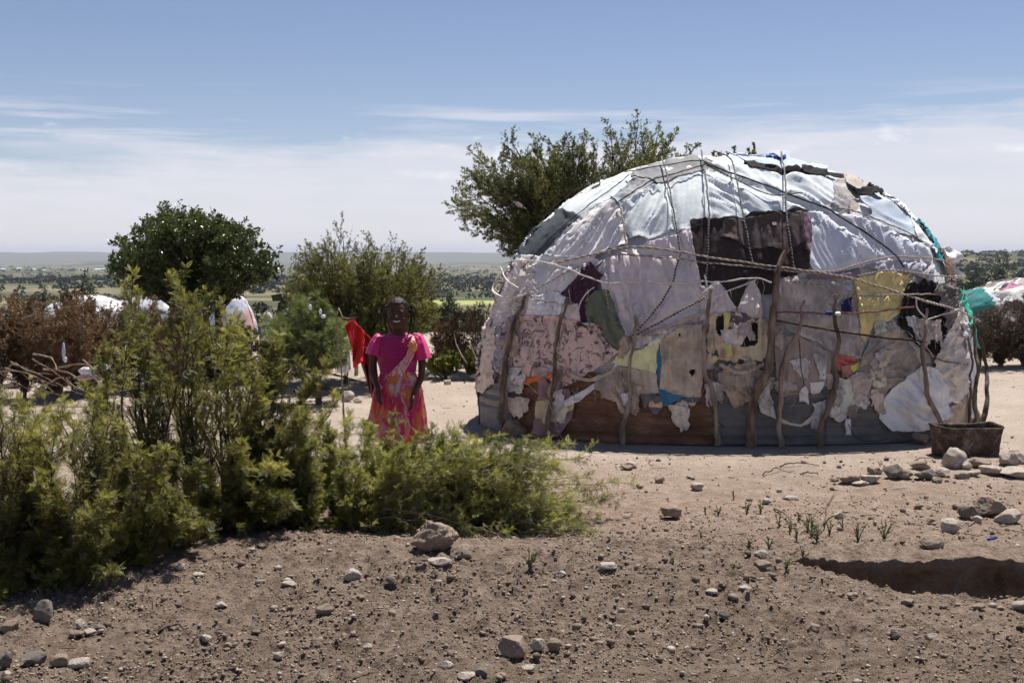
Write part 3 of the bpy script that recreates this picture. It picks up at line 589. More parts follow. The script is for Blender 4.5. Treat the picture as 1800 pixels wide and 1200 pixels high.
# far scrub
def far_scrub():
    def shrubs(n, ylo, yhi, xr, hmin, hmax, q, name, lab, mat, dens, qs):
        y = ylo*(yhi/ylo)**rng.random(n); x = rng.uniform(xr[0], xr[1], n)*y
        keep = rng.random(n) < dens(x, y); x, y = x[keep], y[keep]; n = len(x)
        h = rng.uniform(hmin, hmax, n)*(1+.5*(rng.random(n) > .9)); z = Hm(x, y, False)
        u = rng.normal(size=(n, q, 3)); u = nrm(u)*rng.uniform(.45, 1, (n, q, 1))**.5; u[..., 2] = np.abs(u[..., 2])*.8-.05
        u = u*(1+.35*vn(u[..., 0]*2+x[:, None], u[..., 1]*2+y[:, None], u[..., 2]*2))[..., None]
        c = np.stack([x, y, z], -1)[:, None]+u*h[:, None, None]*np.array([.85, .85, 1.0])
        c = c.reshape(-1, 3); d = nrm(rng.normal(size=c.shape)); sz = np.repeat(h, q)*qs*rng.uniform(.6, 1.3, len(c))
        V, F, col = place((np.array([(-.5, 0, 0), (0, .4, .1), (.5, 0, 0), (0, -.4, .1)]), np.array([(0, 1, 2, 3)])), c, d, sz, .6)
        col = np.repeat(np.clip(np.repeat(rng.random(n), q)*.7+.3*rng.random(n*q), 0, 1), 4)
        return tag(obj(name, np_mesh(name, V, F, smooth=False, attr={'v': col}), mat, kind='stuff'), lab, 'scrub')
    m = leafmat('far_scrub', (.014, .019, .009), (.055, .060, .026), .08, .95)
    left = lambda x, y: np.clip(.35+1.6*fbm(x/90+3, y/160, o=3, s=41), .04, 1)*np.where(x/y > .3, 1, 1)*np.where((y > 283)&(y < 387)&(x > -46)&(x < 13), .04, 1)
    shrubs(2600, 75, 420, (-.55, .7), 1.1, 2.3, 60, 'scrub', 'dark green scrub dotted over the slope below the camp', m, left, .36)
    shrubs(7000, 420, 3300, (-.5, .55), 1.8, 3.8, 18, 'distant_scrub', 'scrub reading as one dark mass across the distant plain', m, lambda x, y: np.clip(.55+1.7*fbm(x/300, y/260, o=3, s=43), .05, 1), .6)
    r = lambda x, y: np.clip(.75+.8*fbm(x/90, y/90, o=3, s=44), .1, 1)
    shrubs(1100, 90, 1300, (.33, .52), 1.3, 3.0, 60, 'hillside_scrub', 'dense dark scrub on the low hill right of the hut', m, r, .38)
    lf = leafmat('scrub_leaves', (.030, .042, .016), (.10, .115, .045), .2, inst=True)
    k = 0
    for (px, py, Y, h, lab) in ((140, 520, 60, 46, 'dark bushy tree on the slope beyond the white domed shelter'), (788, 512, 62, 30, 'small dark bush on the slope right of the olive thorn tree'), (20, 560, 34, 36, 'green bush beyond the dry brush at the left edge'), (835, 548, 48, 26, 'green bush below the bright field left of the hut'), (60, 500, 110, 20, 'dark shrub on the plain above the dry brush'), (1725, 470, 190, 22, 'dark bush on the hillside right of the hut'), (1775, 460, 230, 24, 'dark rounded bush on the hillside at the right edge'), (1752, 505, 80, 22, 'low bush above the teal roofed shelter')):
        b = G(px, 0, Y); r_ = h*Y/FPX; q = 420
        u = nrm(rng.normal(size=(q, 3)))*rng.uniform(.4, 1, (q, 1))**.5; u[:, 2] = np.abs(u[:, 2]); u *= (1+.4*vn(u[:, 0]*2.2+k, u[:, 1]*2.2, u[:, 2]*2.2))[:, None]
        zt = at(px, py-h*.5, Y)[2]-b[2]; zt = max(zt, r_*.8)
        t = thing('bush', lab, 'bush', tuple(b)); leaf_object('foliage', TU4, b+u*np.array([r_*.7, r_*.7, zt]), nrm(rng.normal(size=(q, 3))), np.full(q, r_*.22), .3, lf, t)
        tv, tf = tubes(np.array([[b-[0, 0, .2], b+[r_*.1, 0, zt*.3], b+[0, 0, zt*.7]]]), np.array([[.05, .04, .02]])*max(1, r_*.6), 5); obj('trunk', np_mesh('trunk', tv, tf), bark, t); k += 3
far_scrub()

# ------------------------------------------------------------------ the hut
HC = np.array([2.05, 11.0]); HA, HB, HH, HN = 2.37, 1.60, 2.53, 2.33
def dome_f(p, off=0., spec=None):
    c, a, b, h = spec or (HC, HA, HB, HH)
    q = np.stack([np.abs(p[..., 0]-c[0])/(a+off), np.abs(p[..., 1]-c[1])/(b+off), np.maximum(np.abs(p[..., 2]), 1e-6)/(h+off)], -1)
    return (q**HN).sum(-1)-1
def dome_n(p, spec=None):
    c, a, b, h = spec or (HC, HA, HB, HH)
    d = p-np.array([c[0], c[1], 0]); s = np.array([a, b, h])
    return nrm(np.sign(d)*np.abs(d/s)**(HN-1)/s)
def dome_hit(px, py, off=0.):
    px = np.asarray(px, float); py = np.asarray(py, float); c0 = np.array([1276., 590.])
    def solve(px, py):
        d = rays(px, py); o = np.array([0, 0, CAMH]); lo = np.full(px.shape, 7.); hi = np.full(px.shape, 14.)
        for _ in range(26):
            a = lo+(hi-lo)/3; b = hi-(hi-lo)/3; fa = dome_f(o+d*a[..., None], off); fb = dome_f(o+d*b[..., None], off)
            m = fa < fb; hi = np.where(m, b, hi); lo = np.where(m, lo, a)
        tm = (lo+hi)/2; ok = dome_f(o+d*tm[..., None], off) < 0
        a = np.full(px.shape, 6.); b = tm.copy()
        for _ in range(26):
            m = (a+b)/2; f = dome_f(o+d*m[..., None], off) > 0; a = np.where(f, m, a); b = np.where(f, b, m)
        return o+d*b[..., None], ok
    p, ok = solve(px, py)
    for k in range(14):
        if ok.all(): break
        bad = ~ok; px = np.where(bad, px+(c0[0]-px)*.02, px); py = np.where(bad, py+(c0[1]-py)*.02, py)
        q, o2 = solve(px[bad], py[bad]); p[bad] = q; t = ok.copy(); t[bad] = o2; ok = t
    p[..., 2] = np.maximum(p[..., 2], .0)
    return p
ZN = {'A': (820, 250, .2583), 'B': (1240, 250, .2778), 'C': (820, 500, .2556), 'D': (1230, 500, .3167), 'P': (0, 0, 1)}
def Z(z, pts):
    x0, y0, s = ZN[z]; return [(x0+a*s, y0+b*s) for a, b in pts]
HMAP = np.zeros((600, 960))
LAY = np.zeros((600, 960), np.int8)      # how many cloths already lie at each spot
PRS = np.zeros((600, 960))               # where the ropes press the cloth in
for z_, l_ in (('A', [(1335, 150), (1370, 270), (1400, 440), (1430, 620), (1458, 795)]), ('A', [(1597, 112), (1620, 260), (1645, 480), (1640, 700), (1625, 975)]), ('B', [(48, 82), (150, 150), (185, 260), (220, 440), (255, 620), (288, 785)]),
        ('B', [(475, 88), (490, 260), (495, 460), (520, 640), (545, 822)]), ('A', [(1055, 440), (1080, 560), (1100, 725)]), ('C', [(1140, 372), (1300, 190), (1410, 22)]), ('C', [(1140, 372), (1400, 232), (1645, 100)]),
        ('B', [(-10, 178), (160, 240), (420, 330), (600, 400), (740, 450), (820, 500), (1000, 610), (1160, 730), (1222, 812)]), ('A', [(500, 525), (700, 385), (940, 275), (1170, 240), (1400, 200), (1600, 180)]), ('A', [(640, 855), (860, 800), (1060, 755), (1170, 745), (1460, 775)]),
        ('B', [(0, 750), (470, 815), (850, 872), (1250, 992)]), ('B', [(640, 845), (800, 832), (980, 782), (1170, 748), (1430, 766)]), ('A', [(420, 880), (600, 690), (790, 520), (1010, 360), (1130, 262)]), ('D', [(375, 203), (560, 240), (780, 275), (1000, 305), (1205, 326)])):
    for x_, y_ in spline(np.array(Z(z_, l_)), 160):
        i_, j_ = int(y_-200), int(x_-800); i0, i1, j0, j1 = max(i_-16, 0), min(i_+17, 600), max(j_-16, 0), min(j_+17, 960)
        if i1 <= i0 or j1 <= j0: continue
        jj, ii = np.meshgrid(np.arange(j0, j1), np.arange(i0, i1)); PRS[i0:i1, j0:j1] = np.maximum(PRS[i0:i1, j0:j1], np.exp(-((ii-y_+200)**2+(jj-x_+800)**2)/42.))
def patch(hut, name, poly, mat, fold=90, amp=.012, freq=.14, rag=1.0, label=None, kind=None, fan=None, layer=None, sag=0., step=2.6, crumple=.006, seed=0, holes=(), flare=.022, th=.010):
    poly = np.array(poly, float); s = seed or int(abs(poly.sum())) % 1000
    # ragged outline
    E = []
    for i in range(len(poly)):
        a, b = poly[i], poly[(i+1) % len(poly)]; L = np.linalg.norm(b-a); k = max(2, int(L/3.2)); t = np.arange(k)/k
        q = a+(b-a)*t[:, None]; nn = np.array([-(b-a)[1], (b-a)[0]])/max(L, 1e-6)
        E.append(q+nn*(rag*(fbm(q[:, 0]*.11, q[:, 1]*.11, o=3, s=s)*2.2))[:, None]*np.sin(np.pi*np.clip(t, .0, 1))[:, None]**.3)
    E = np.concatenate(E)
    lo, hi = E.min(0), E.max(0); gx = np.arange(lo[0]-step, hi[0]+step*1.5, step); gy = np.arange(lo[1]-step, hi[1]+step*1.5, step)
    X, Yg = np.meshgrid(gx, gy); ins = inpoly(X, Yg, E)
    for h in holes: ins &= ~inpoly(X, Yg, h)
    cell = ins[:-1, :-1] | ins[1:, :-1] | ins[:-1, 1:] | ins[1:, 1:]
    if not cell.any(): return None
    # distance to the edge, and snapping of the outer vertices
    A_ = E; B_ = np.roll(E, -1, 0); pts = np.stack([X.ravel(), Yg.ravel()], -1)
    use = np.zeros(X.shape, bool); use[:-1, :-1] |= cell; use[1:, :-1] |= cell; use[:-1, 1:] |= cell; use[1:, 1:] |= cell
    ui = np.where(use.ravel())[0]; D = np.full(len(pts), 99.); C = pts.copy()
    ab = B_-A_; l2 = (ab**2).sum(1)+1e-9
    for c0 in range(0, len(ui), 4000):
        q = pts[ui[c0:c0+4000]]; t = np.clip(((q[:, None]-A_)*ab).sum(-1)/l2, 0, 1); pr = A_+ab*t[..., None]; dd = np.linalg.norm(q[:, None]-pr, axis=-1); j = dd.argmin(1)
        D[ui[c0:c0+4000]] = dd[np.arange(len(q)), j]; C[ui[c0:c0+4000]] = pr[np.arange(len(q)), j]
    out = ~ins.ravel(); snap = out & use.ravel() & (D < step*3); pts[snap] = C[snap]; D[out] = 0
    # layer
    gi = np.clip((pts[ui, 1]-200).astype(int), 0, 599); gj = np.clip((pts[ui, 0]-800).astype(int), 0, 959)
    if layer is None:
        layer = int(np.percentile(LAY[gi, gj], 90))+1
        y0, y1 = int(max(lo[1]-200, 0)), int(max(hi[1]-200, 1)); x0, x1 = int(max(lo[0]-800, 0)), int(max(hi[0]-800, 1))
        xx, yy = np.meshgrid(np.arange(x0, x1)+800, np.arange(y0, y1)+200); m = inpoly(xx, yy, poly); sub = LAY[y0:y1, x0:x1]; m = m[:sub.shape[0], :sub.shape[1]]; sub[m] = layer
    pu = pts[ui]; P = dome_hit(pu[:, 0], pu[:, 1]); Nn = dome_n(P); d = D[ui]
    if fan is not None:
        ang = np.arctan2(pu[:, 1]-fan[1], pu[:, 0]-fan[0]); rr = np.hypot(pu[:, 0]-fan[0], pu[:, 1]-fan[1]); u = rr*.03; v = ang*freq*70; w = np.clip(rr/30, .25, 1)
    else:
        c, sn = math.cos(R(fold)), math.sin(R(fold)); u = (pu[:, 0]*c+pu[:, 1]*sn); v = (-pu[:, 0]*sn+pu[:, 1]*c); v = v+6*vn(u*.02, v*.02, s=s+3); u = u*.012; v = v*freq; w = 1
    f = 1-(np.abs(fbm(v, u, o=2, s=s))*1.6)**.75*1.7; f2 = fbm(v*2.3, u*2, o=3, s=s+7); f3 = fbm(pu[:, 0]*.05, pu[:, 1]*.05, o=4, s=s+9)
    mod = .35+.65*np.clip(.5+vn(pu[:, 0]*.018, pu[:, 1]*.018, s=s+13)*1.2, 0, 1)
    disp = (1.5 if pu[:, 1].mean() < 460 else 3.0)*amp*w*mod*(f*.8+f2*.35)+crumple*.6*f3+(0 if pu[:, 1].mean() < 460 or kind else .022)*fbm(pu[:, 0]*.028, pu[:, 1]*.022, o=2, s=s+21)*w
    if kind == 'corr_h': disp = disp*.25+.013*np.sin(P[:, 2]*2*np.pi/.08)
    if kind == 'corr_v': disp = disp*.25+.009*np.sin(P[:, 0]*2*np.pi/.075)
    edge = np.clip(d/9, 0, 1); fl = (flare if pu[:, 1].mean() < 460 else flare*.4)*(1-edge)*(.3+1.1*np.clip(vn(pu[:, 0]*.05, pu[:, 1]*.05, s=s+17), -.4, 1))
    off = .004+.005*layer+disp*np.clip(d/6, .5, 1)+fl+sag*np.clip(d/40, 0, 1)
    gi = np.clip((pu[:, 1]-200).round().astype(int), 0, 599); gj = np.clip((pu[:, 0]-800).round().astype(int), 0, 959)
    off = off+(.016-.030*PRS[gi, gj])*(0 if kind else 1)
    off = np.maximum(np.maximum(off, .002+.003*layer), HMAP[gi, gj]+.0045)
    for a_ in (-2, -1, 0, 1, 2):
        for b_ in (-2, -1, 0, 1, 2):
            ii, jj = np.clip(gi+a_, 0, 599), np.clip(gj+b_, 0, 959); np.maximum.at(HMAP, (ii, jj), off)
    W = P+Nn*off[:, None]; W[:, 2] = np.maximum(W[:, 2], .004)
    mp = np.full(len(pts), -1); mp[ui] = np.arange(len(ui)); I = np.arange(X.size).reshape(X.shape)
    F = np.stack([I[1:, :-1], I[1:, 1:], I[:-1, 1:], I[:-1, :-1]], -1)[cell]; F = mp[F]
    o = obj(name, np_mesh(name, W, F), mat, hut)
    md = o.modifiers.new('thickness', 'SOLIDIFY'); md.thickness = th if kind else .004; md.offset = -1
    if label: o['label'] = label
    return o
# cloth colours (their own, before dirt and the warm bounce lift)
WHITE = (.80, .80, .81); OFF = (.68, .65, .64); PALE = (.66, .71, .74); GRY = (.34, .36, .38); LIL = (.46, .45, .50); DK = (.10, .11, .12)
BRN = (.040, .030, .028); BRN2 = (.085, .066, .062); BLK = (.014, .012, .013); PUR = (.075, .030, .055); OLV = (.155, .18, .125); FLO = (.44, .36, .35); ORG = (.78, .13, .03)
MAU = (.22, .15, .19); YEL = (.58, .47, .18); GRN = (.50, .55, .33); CRM = (.58, .52, .44); BEI = (.40, .34, .29); BLU = (.03, .14, .25); TEAL = (.05, .25, .30); RED = (.45, .06, .06); GBG = (.40, .36, .33)
def metal_mat(name, cols, rust=.5):
    m, nt, N, L, P = new_mat(name); v = coord(N)
    n = nz(N, L, stretch(N, L, v, (1, 1, 1.9)), 3.0, 9, .78, .3); c = ramp(N, L, n, [(.3, cols[0]), (.48, cols[1]), (.62, cols[2]), (.75, cols[3])])
    c = mixc(N, L, ramp(N, L, nz(N, L, v, 28, 5, .75), [(.5, (0,)*3), (.75, (rust,)*3)]), c, (.16, .07, .03))
    L.new(c, P.inputs['Base Color']); P.inputs['Roughness'].default_value = .8; P.inputs['Metallic'].default_value = .15
    bump(N, L, P, nz(N, L, v, 50, 4), .003, .6); return m
def build_hut():
    hut = thing('domed_hut', 'large domed hut covered in patched cloth, rope and rusty sheet metal', 'hut', (HC[0], HC[1], 0))
    # shell of cloth right round
    nu, nv = 260, 90; u = np.linspace(0, 2*np.pi, nu, endpoint=False); v = np.linspace(0, 1, nv)**.8*np.pi/2; U, Vv = np.meshgrid(u, v)
    e = 2/HN; cu, su = np.cos(U), np.sin(U); cv, sv = np.cos(Vv), np.sin(Vv); pw = lambda a: np.sign(a)*np.abs(a)**e
    Pp = np.stack([HA*pw(cu)*pw(cv), HB*pw(su)*pw(cv), HH*pw(sv)], -1)+np.array([HC[0], HC[1], 0]); Nn = dome_n(Pp)
    dsp = .014*fbm(U*14, Vv*5, o=4, s=61)+.045*fbm(Pp[..., 0]*2.5, Pp[..., 1]*2.5, Pp[..., 2]*2.5, o=4, s=62)
    front = np.clip(-Nn[..., 1], 0, 1); low = 1-sstep(.2, .9, Pp[..., 2])
    W = Pp+Nn*(dsp*(1-.7*front)-.012*front-.05*low*front)[..., None]; I = np.arange(U.size).reshape(U.shape); J = np.roll(I, -1, 1)
    F = np.stack([I[:-1], J[:-1], J[1:], I[1:]], -1).reshape(-1, 4)
    m, nt, N, L, P = new_mat('patchwork_cloth'); vv = coord(N); vo = N.new('ShaderNodeTexVoronoi'); vo.inputs['Scale'].default_value = 1.7; L.new(stretch(N, L, vv, (1, 1, 1.3)), vo.inputs['Vector'])
    sx = N.new('ShaderNodeSeparateXYZ'); L.new(vo.outputs['Color'], sx.inputs[0])
    c = ramp(N, L, sx.outputs[0], [(.0, OFF), (.3, PALE), (.45, LIL), (.6, WHITE), (.8, GRY), (.92, GBG)]); N[c.node.name].color_ramp.interpolation = 'CONSTANT'
    c = mixc(N, L, ramp(N, L, nz(N, L, vv, 4, 6, .7), [(.4, (0,)*3), (.75, (.5,)*3)]), c, (.14, .12, .11)); L.new(c, P.inputs['Base Color']); P.inputs['Roughness'].default_value = .8
    bump(N, L, P, nz(N, L, stretch(N, L, vv, (1, 1, .4)), 22, 5, .6, .8), .02, .7)
    obj('cloth_shell', np_mesh('cloth_shell', W.reshape(-1, 3), F), m, hut)
    rust = metal_mat('rusty_sheet', [(.05, .030, .021), (.15, .072, .040), (.27, .16, .10), (.16, .12, .09)], .8)
    grey = metal_mat('grey_sheet', [(.085, .08, .08), (.15, .145, .14), (.20, .195, .19), (.11, .105, .10)], .12)
    lead = metal_mat('streaked_sheet', [(.12, .13, .15), (.20, .20, .21), (.30, .26, .22), (.14, .14, .15)], .2)
    def sheet(z, pts, mat, kind, lab): patch(hut, 'metal_sheet', Z(z, pts), mat, amp=.006, rag=.5, kind=kind, label=lab, flare=0, crumple=.008)
    sheet('P', [(905, 655), (1078, 655), (1078, 779), (905, 770)], rust, 'corr_h', 'rusty brown corrugated sheet')
    sheet('P', [(1072, 650), (1262, 650), (1262, 781), (1072, 781)], rust, 'corr_h', 'rusty brown corrugated sheet')
    sheet('P', [(1256, 622), (1456, 622), (1456, 781), (1256, 781)], grey, 'corr_h', 'grey corrugated sheet')
    sheet('P', [(1450, 640), (1646, 640), (1646, 778), (1450, 781)], grey, 'corr_h', 'grey corrugated sheet')
    sheet('C', [(70, 760), (310, 800), (320, 1030), (60, 960)], lead, 'corr_v', 'grey upright corrugated sheet')
    sheet('C', [(95, 680), (205, 600), (305, 620), (288, 862), (88, 832)], fabric((.30, .27, .23), .3, kind='stripe'), 'corr_h', 'blue-grey and tan streaked sheet')
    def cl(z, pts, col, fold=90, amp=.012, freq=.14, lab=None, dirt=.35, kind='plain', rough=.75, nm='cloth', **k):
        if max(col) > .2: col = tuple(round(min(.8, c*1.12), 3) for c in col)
        if max(col) > .2 and np.mean([b for a, b in Z(z, pts)]) > 500: col = tuple(round(min(.8, c*f), 3) for c, f in zip(col, (1.46, 1.34, 1.20)))  # lower cloths lightened and warmed in colour, imitating light bounced off the ground
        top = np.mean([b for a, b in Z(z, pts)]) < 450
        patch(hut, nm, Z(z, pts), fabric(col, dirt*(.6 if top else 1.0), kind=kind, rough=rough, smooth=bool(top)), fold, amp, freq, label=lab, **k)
    # ---- crown
    cl('A', [(330, 745), (420, 610), (520, 510), (700, 380), (900, 270), (1130, 215), (1160, 245), (1010, 360), (870, 450), (790, 510), (700, 580), (620, 680), (540, 800), (480, 870), (390, 860)], PALE, 140, .012, .13, 'pale blue-grey cloth', .25)
    cl('A', [(395, 720), (470, 600), (560, 545), (640, 470), (790, 510), (700, 580), (640, 650), (590, 720), (500, 850), (440, 890), (385, 800)], (.075, .09, .10), 128, .022, .22, 'dark streaked grey cloth', .2, rag=4)
    cl('A', [(540, 800), (660, 640), (760, 540), (900, 430), (990, 395), (1050, 445), (1080, 560), (1098, 700), (980, 730), (850, 800), (690, 835), (600, 850)], OFF, 128, .026, .15, 'wrinkled off-white cloth', .2)
    cl('A', [(985, 390), (1130, 258), (1230, 255), (1290, 290), (1180, 360), (1060, 444)], GRY, 20, .012, .2, 'creased grey cloth', .4)
    cl('A', [(1052, 442), (1180, 360), (1368, 268), (1392, 400), (1420, 595), (1240, 674), (1180, 650), (1115, 662), (1085, 600), (1070, 500)], PALE, 110, .016, .1, 'broad pale grey cloth panel', .2, flare=.02)
    cl('A', [(1362, 268), (1612, 208), (1642, 380), (1652, 545), (1500, 605), (1422, 610), (1400, 480)], PALE, 95, .016, .12, 'broad pale grey cloth panel', .2, flare=.02)
    cl('A', [(1120, 240), (1160, 195), (1340, 145), (1500, 120), (1640, 112), (1700, 170), (1640, 202), (1540, 235), (1460, 252), (1290, 298), (1240, 265)], (.24, .25, .26), 10, .012, .2, 'dark grey cloth strip', .4)
    cl('B', [(0, 118), (140, 88), (245, 140), (230, 162), (160, 170), (60, 150)], WHITE, 20, .008, .1, 'bright white cloth', .05)
    cl('B', [(40, 155), (240, 160), (420, 210), (640, 230), (860, 260), (912, 380), (885, 475), (820, 495), (740, 445), (560, 425), (420, 475), (200, 494), (30, 502), (0, 500), (-20, 350), (0, 190)], (.62, .66, .68), 30, .020, .09, 'long pale cloth over the crown', .22, flare=.02)
    cl('B', [(110, 78), (380, 80), (620, 145), (765, 180), (745, 218), (600, 192), (480, 182), (240, 135)], (.42, .48, .56), 15, .012, .22, 'blue-grey striped cloth', .3)
    cl('B', [(245, 140), (300, 136), (400, 182), (540, 188), (565, 172), (605, 205), (400, 205), (280, 180)], BLK, 20, .006, lab='black torn strip', dirt=0, nm='torn_strip')
    cl('B', [(598, 178), (700, 190), (862, 228), (868, 262), (720, 238), (615, 218)], BLK, 12, .008, lab='black torn strip', dirt=0, nm='torn_strip')
    cl('B', [(858, 215), (1060, 262), (1100, 300), (1080, 318), (940, 318), (870, 262)], GBG, 15, .01, .15, 'dull stained cloth', .5)
    cl('B', [(918, 318), (1000, 305), (1060, 288), (1100, 272), (1152, 312), (1142, 352), (1090, 335), (1000, 352), (970, 345)], (.02, .018, .02), 15, .02, .25, 'black torn rag', 0, nm='rag', rag=4)
    cl('B', [(798, 262), (862, 258), (912, 400), (890, 436), (775, 440), (735, 425), (812, 395)], (.42, .40, .39), 80, .01, .2, 'grey flecked cloth', .3, kind='mottled')
    cl('B', [(965, 360), (1110, 380), (1240, 420), (1278, 460), (1302, 615), (1130, 555), (980, 495), (1052, 462), (990, 410)], (.40, .46, .53), 25, .010, .08, 'flat blue-grey panel', .12, rough=.5)
    cl('B', [(1140, 312), (1230, 375), (1330, 460), (1380, 515), (1412, 560), (1412, 665), (1305, 610), (1270, 450), (1190, 390), (1100, 350)], WHITE, 50, .022, .15, 'bright white cloth', .1, flare=.03)
    cl('B', [(618, 462), (740, 450), (870, 470), (1000, 500), (1150, 560), (1310, 640), (1412, 662), (1424, 765), (1180, 755), (980, 795), (800, 828), (700, 838), (650, 780), (640, 650)], (.64, .65, .70), 62, .028, .12, 'satiny white cloth', .12, rough=.45, flare=.02)
    cl('B', [(608, 465), (640, 478), (668, 560), (662, 660), (640, 745), (618, 620)], (.22, .13, .17), 85, .014, .3, 'narrow mauve cloth', .3)
    cl('B', [(975, 785), (1180, 748), (1440, 765), (1422, 855), (1372, 872), (1240, 832), (1100, 822)], LIL, 100, .014, .18, 'grey-lilac cloth', .25)
    # ---- dark opening and brown blankets
    cl('B', [(-97, 505), (20, 496), (600, 436), (612, 520), (648, 805), (560, 835), (440, 875), (410, 965), (330, 965), (300, 875), (250, 885), (230, 1025), (195, 1050), (140, 985), (90, 905), (30, 965), (-40, 1015), (-70, 880)], BRN, 90, .012, .1, 'dark brown blanket', .1, nm='blanket', rag=2.5)
    cl('B', [(110, 512), (340, 485), (600, 446), (622, 640), (500, 702), (400, 672), (290, 690), (200, 640), (90, 610)], BRN2, 80, .014, .09, 'worn brown blanket', .2, nm='blanket')
    # ---- middle band
    cl('P', [(1068, 452), (1100, 440), (1200, 410), (1213, 403), (1225, 470), (1238, 520), (1247, 547), (1190, 580), (1122, 613), (1105, 617), (1080, 580), (1062, 520), (1052, 480)], LIL, 78, .018, .1, 'large grey-lilac sheet', .2, nm='cloth', seed=5)
    cl('P', [(1228, 505), (1262, 500), (1290, 548), (1292, 560), (1240, 572), (1150, 606), (1122, 615), (1190, 578), (1245, 545)], (.30, .30, .36), 70, .014, .15, 'grey gathered cloth', .25)
    cl('P', [(922, 452), (960, 452), (1045, 455), (1062, 462), (1000, 507), (990, 522), (1005, 548), (985, 552), (935, 548), (915, 500)], OFF, 110, .016, .14, 'off-white cloth', .2)
    cl('P', [(893, 463), (925, 460), (945, 480), (952, 520), (932, 562), (905, 600), (882, 642), (872, 675), (852, 662), (846, 640), (852, 600), (862, 555), (876, 500)], (.50, .47, .48), 108, .028, .26, 'ragged pinkish-white cloth', .3, rag=4, flare=.03)
    cl('P', [(838, 640), (850, 585), (872, 560), (885, 600), (880, 650), (868, 680), (845, 690)], (.46, .42, .40), 100, .022, .28, 'ragged stained cloth', .4, rag=4)
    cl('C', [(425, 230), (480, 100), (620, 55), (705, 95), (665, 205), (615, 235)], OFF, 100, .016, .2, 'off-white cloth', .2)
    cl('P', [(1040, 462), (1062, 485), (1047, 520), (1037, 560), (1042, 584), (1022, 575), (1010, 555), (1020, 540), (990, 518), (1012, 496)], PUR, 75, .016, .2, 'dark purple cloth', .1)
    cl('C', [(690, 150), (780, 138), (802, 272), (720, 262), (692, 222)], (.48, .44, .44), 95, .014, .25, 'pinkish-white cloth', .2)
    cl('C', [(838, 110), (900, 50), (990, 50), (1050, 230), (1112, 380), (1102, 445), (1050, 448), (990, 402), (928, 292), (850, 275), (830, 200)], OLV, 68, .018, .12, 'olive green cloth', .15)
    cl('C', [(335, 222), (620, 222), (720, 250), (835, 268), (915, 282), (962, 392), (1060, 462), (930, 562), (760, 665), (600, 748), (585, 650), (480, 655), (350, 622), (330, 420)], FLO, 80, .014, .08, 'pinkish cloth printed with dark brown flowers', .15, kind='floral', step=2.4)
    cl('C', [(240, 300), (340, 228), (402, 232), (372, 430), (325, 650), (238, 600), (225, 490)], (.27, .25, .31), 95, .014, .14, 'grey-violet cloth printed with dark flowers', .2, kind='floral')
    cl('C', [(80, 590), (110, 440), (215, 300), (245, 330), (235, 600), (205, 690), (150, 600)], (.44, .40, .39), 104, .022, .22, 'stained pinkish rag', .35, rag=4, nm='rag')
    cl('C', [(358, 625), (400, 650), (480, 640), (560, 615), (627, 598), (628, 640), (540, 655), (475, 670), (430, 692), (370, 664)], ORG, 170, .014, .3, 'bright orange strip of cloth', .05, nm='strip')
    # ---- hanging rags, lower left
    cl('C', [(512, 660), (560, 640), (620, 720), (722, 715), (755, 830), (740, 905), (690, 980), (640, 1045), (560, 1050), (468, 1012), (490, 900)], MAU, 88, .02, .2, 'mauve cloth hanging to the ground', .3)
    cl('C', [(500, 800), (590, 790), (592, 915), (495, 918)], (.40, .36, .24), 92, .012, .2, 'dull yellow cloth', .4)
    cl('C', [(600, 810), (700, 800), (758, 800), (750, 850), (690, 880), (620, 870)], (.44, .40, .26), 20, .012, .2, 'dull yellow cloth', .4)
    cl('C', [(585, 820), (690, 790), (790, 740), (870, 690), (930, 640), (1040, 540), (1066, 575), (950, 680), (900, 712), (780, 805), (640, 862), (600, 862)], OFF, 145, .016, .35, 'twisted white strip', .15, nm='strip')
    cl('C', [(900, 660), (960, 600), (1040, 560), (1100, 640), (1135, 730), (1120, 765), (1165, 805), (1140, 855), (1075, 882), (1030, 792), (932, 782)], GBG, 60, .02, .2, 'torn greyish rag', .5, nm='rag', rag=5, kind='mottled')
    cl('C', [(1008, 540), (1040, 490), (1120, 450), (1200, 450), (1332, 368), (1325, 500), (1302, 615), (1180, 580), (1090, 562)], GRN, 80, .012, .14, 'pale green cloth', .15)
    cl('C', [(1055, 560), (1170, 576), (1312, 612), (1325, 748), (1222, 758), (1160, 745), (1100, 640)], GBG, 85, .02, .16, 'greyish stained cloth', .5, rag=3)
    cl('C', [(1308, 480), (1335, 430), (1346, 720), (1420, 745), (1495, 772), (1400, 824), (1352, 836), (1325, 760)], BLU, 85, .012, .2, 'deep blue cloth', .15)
    cl('C', [(1500, 560), (1600, 550), (1600, 655), (1500, 655)], BLK, 90, .01, nm='hole_shade', dirt=0)  # black sheet added under the sack, paints the shade inside its hole
    cl('C', [(1445, 315), (1495, 315), (1495, 375), (1445, 375)], BLK, 90, .01, nm='hole_shade', dirt=0)  # same painted shade for the sack's smaller hole
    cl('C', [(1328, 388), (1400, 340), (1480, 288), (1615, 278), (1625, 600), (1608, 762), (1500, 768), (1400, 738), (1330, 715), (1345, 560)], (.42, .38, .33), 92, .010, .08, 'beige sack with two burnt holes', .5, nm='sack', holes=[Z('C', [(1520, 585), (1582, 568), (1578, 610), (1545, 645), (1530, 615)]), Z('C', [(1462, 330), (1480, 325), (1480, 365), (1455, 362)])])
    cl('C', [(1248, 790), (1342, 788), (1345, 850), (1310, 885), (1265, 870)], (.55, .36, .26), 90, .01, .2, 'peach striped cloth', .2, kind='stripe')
    cl('C', [(1400, 830), (1490, 780), (1610, 752), (1592, 805), (1500, 825), (1470, 855)], (.55, .36, .26), 90, .012, .2, 'peach striped cloth', .2, kind='stripe', rag=4)
